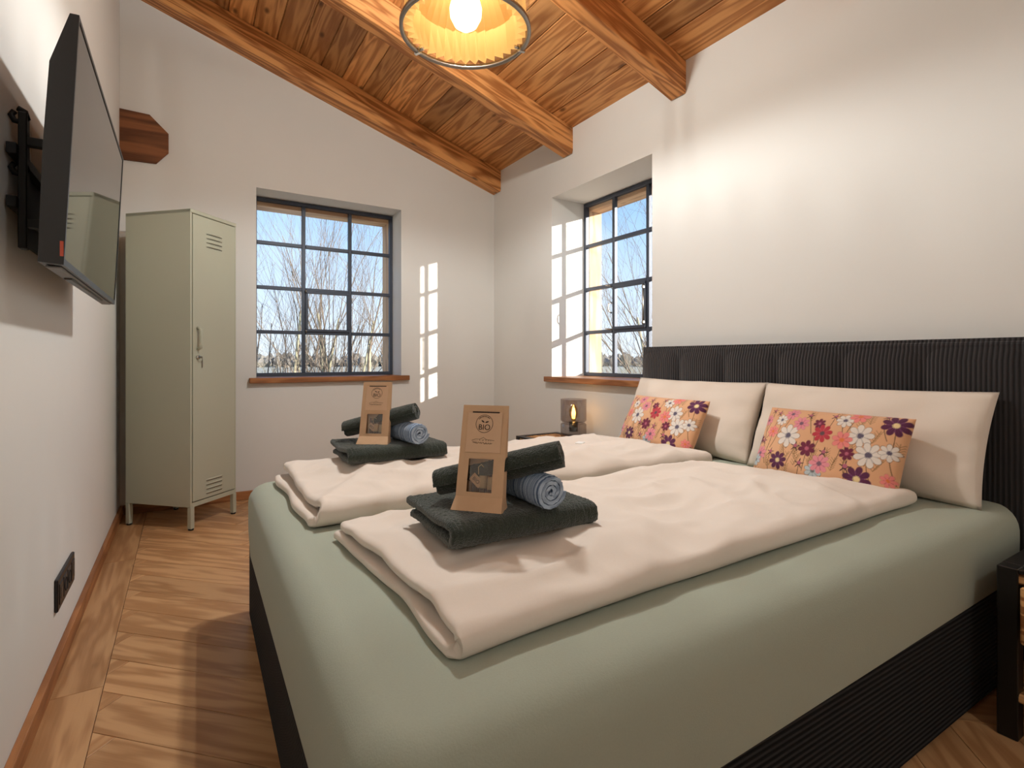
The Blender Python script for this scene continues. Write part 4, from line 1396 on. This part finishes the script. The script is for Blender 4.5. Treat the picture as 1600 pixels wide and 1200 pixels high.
# table lamp
tl = empty('table_lamp', (2.19, 2.74, 0.441))
tag(tl, 'smoked glass table lamp with glowing amber filament bulb on the bedside table', 'lamp')
w_ = 0.0025
def shell(r, z0, z1, neck):
    o_ = [(neck, z0), (r - 0.008, z0), (r, z0 + 0.008), (r, z1 - 0.008 if neck else z1)]
    return o_
prof = [(0.028, 0.118), (0.076, 0.118), (0.086, 0.128), (0.086, 0.268), (0.0835, 0.268), (0.0835, 0.130), (0.075, 0.1205), (0.028, 0.1205)]
MB().lathe(prof, 40, closed=True).build('glass_shade', M['smoke'], tl)
prof = [(0.0, 0.0), (0.078, 0.0), (0.086, 0.008), (0.086, 0.102), (0.078, 0.110), (0.030, 0.114), (0.030, 0.1115), (0.077, 0.1075), (0.0835, 0.101), (0.0835, 0.009), (0.077, 0.0025), (0.0, 0.0025)]
MB().lathe(prof, 40).build('glass_base', M['smoke'], tl)
MB().lathe([(0.0, 0.055), (0.030, 0.055), (0.030, 0.118), (0.022, 0.122), (0.0, 0.122)], 24).build('bulb_holder', M['black'], tl)
MB().lathe([(0.013, 0.122), (0.014, 0.132), (0.027, 0.160), (0.031, 0.182), (0.026, 0.208), (0.012, 0.226), (0.004, 0.236), (0.0, 0.238)], 24).build('bulb', M['amber'], tl)
mb = MB()
for k in range(5):
    a = 2 * math.pi * k / 5
    mb.tube([(0.008 * math.cos(a), 0.008 * math.sin(a), 0.140), (0.013 * math.cos(a + 0.4), 0.013 * math.sin(a + 0.4), 0.175), (0.006 * math.cos(a + 0.8), 0.006 * math.sin(a + 0.8), 0.208)], 0.0011, 5)
mb.build('filament', M['filament'], tl)
tld = bpy.data.lights.new('bulb_light', 'POINT'); tld.energy = 0.5; tld.color = (1.0, 0.78, 0.5); tld.shadow_soft_size = 0.012
tlo = bpy.data.objects.new('bulb_light', tld); col.objects.link(tlo); tlo.parent = tl; tlo.location = (0, 0, 0.18)
MB().tube([(-0.085, 0.01, 0.01), (-0.11, 0.03, 0.006), (-0.135, 0.05, 0.004), (-0.15, 0.06, 0.012), (-0.16, 0.06, 0.004)], 0.004, 8).build('cable', M['black'], tl)

# ------------------------------------------------------------------ pendant lamp
def lamp_light(name, typ, loc, energy, color, parent, radius=0.05, **kw):
    d = bpy.data.lights.new(name, typ)
    d.energy = energy; d.color = color; d.shadow_soft_size = radius
    for k, v in kw.items(): setattr(d, k, v)
    o = bpy.data.objects.new(name, d); col.objects.link(o)
    o.parent = parent; o.location = loc
    return o


def pendant(PX, PY, PZ, label, down, up, soft):
    pl = empty('pendant_lamp', (PX, PY, PZ))
    K = 1.232
    pl.scale = (K, K, K)
    tag(pl, label, 'lamp')
    RC = 0.222
    MB().lathe([(RC, 0.0), (RC, 0.36), (RC - 0.003, 0.36), (RC - 0.003, 0.0)], 72, closed=True).build('clear_cylinder', M['acrylic'], pl)
    MB().lathe([(RC + 0.004, -0.006), (RC + 0.004, 0.008), (RC - 0.008, 0.008), (RC - 0.008, -0.006)], 72, closed=True).build('rim_ring', M['dullmetal'], pl)
    NP = 34
    def pleat(r_in, r_out, z0f, z1f, rin1=None, rout1=None):
        mb = MB()
        rin1 = r_in if rin1 is None else rin1; rout1 = r_out if rout1 is None else rout1
        n = NP * 2
        lo, hi = [], []
        for k in range(n):
            a = 2 * math.pi * k / n
            r0 = r_out if k % 2 == 0 else r_in
            r1 = rout1 if k % 2 == 0 else rin1
            lo.append(mb.bm.verts.new((r0 * math.cos(a), r0 * math.sin(a), z0f(k))))
            hi.append(mb.bm.verts.new((r1 * math.cos(a), r1 * math.sin(a), z1f(k))))
        for k in range(n):
            k2 = (k + 1) % n
            mb.bm.faces.new((lo[k], lo[k2], hi[k2], hi[k]))
        return mb
    pleat(0.180, 0.212, lambda k: 0.006, lambda k: 0.132 if k % 2 == 0 else 0.100, 0.170, 0.206).build('lower_pleats', M['shade'], pl, recalc=False)
    pleat(0.170, 0.206, lambda k: 0.132 if k % 2 == 0 else 0.100, lambda k: 0.240, 0.100, 0.140).build('upper_pleats', M['shade'], pl, recalc=False)
    for a in (268, 28, 148):
        a = math.radians(a - 32)
        c, s = math.cos(a), math.sin(a)
        cl = MB().box((-0.006, -0.012, -0.010), (0.006, 0.012, 0.012), 0.001).tube([(0, -0.014, 0.002), (0, -0.03, 0.002)], 0.006, 10).build('clip', M['chrome'], pl)
        cl.location = (RC * c, RC * s, 0.002); cl.rotation_euler = (0, 0, a - math.radians(90))
    MB().lathe([(0.0, 0.005), (0.018, 0.008), (0.040, 0.024), (0.054, 0.052), (0.056, 0.080), (0.044, 0.125), (0.026, 0.165), (0.016, 0.185), (0.0, 0.185)], 28).build('bulb', M['bulb'], pl)
    MB().lathe([(0.0, 0.185), (0.022, 0.185), (0.022, 0.255), (0.010, 0.262), (0.0, 0.262)], 20).build('bulb_holder', M['white'], pl)
    ztop = (zc(PX) - 0.187 - PZ) / K - 0.004
    MB().tube([(0, 0, 0.26), (0, 0, ztop - 0.03)], 0.0035, 8).build('cord', M['white'], pl)
    MB().lathe([(0.0, ztop - 0.035), (0.05, ztop - 0.035), (0.055, ztop - 0.028), (0.055, ztop + 0.005), (0.0, ztop + 0.005)], 28).build('ceiling_rose', M['white'], pl)
    mb = MB()
    for k in range(3):
        a = 2 * math.pi * k / 3
        mb.tube([(0.12 * math.cos(a), 0.12 * math.sin(a), 0.242), (RC * math.cos(a), RC * math.sin(a), 0.35), ], 0.002, 6).tube([(0.0, 0.0, 0.25), (0.12 * math.cos(a), 0.12 * math.sin(a), 0.242)], 0.002, 6)
    mb.build('spider', M['dullmetal'], pl)
    tint = (0.97, 1.0, 1.0)
    lamp_light('downlight', 'SPOT', (0, 0, 0.006), down, tint, pl, soft, spot_size=math.radians(172), spot_blend=0.3)
    lamp_light('added_uplight', 'POINT', (0, 0, 0.328), up, tint, pl, 0.02)  # extra light above the shade, added to brighten ceiling and upper walls
    MB().lathe([(0.004, 0.295), (0.018, 0.300), (0.026, 0.315), (0.027, 0.332), (0.020, 0.348), (0.008, 0.356), (0.004, 0.357)], 24).build('added_upper_bulb', M['bulb'], pl)  # invented second bulb, added to house the extra light above the shade
    return pl


pendant(1.0185, 2.006, 2.371, 'round ceiling lamp with pleated paper shade hung from the rafter by the bed', 52.0, 44.0, 0.05)
pendant(1.0185, -0.997, 2.371, 'added fill lamp, round with pleated paper shade, at the room end facing the windows', 16.0, 14.0, 0.05)  # unseen second lamp, added as fill for the bed side and bag fronts
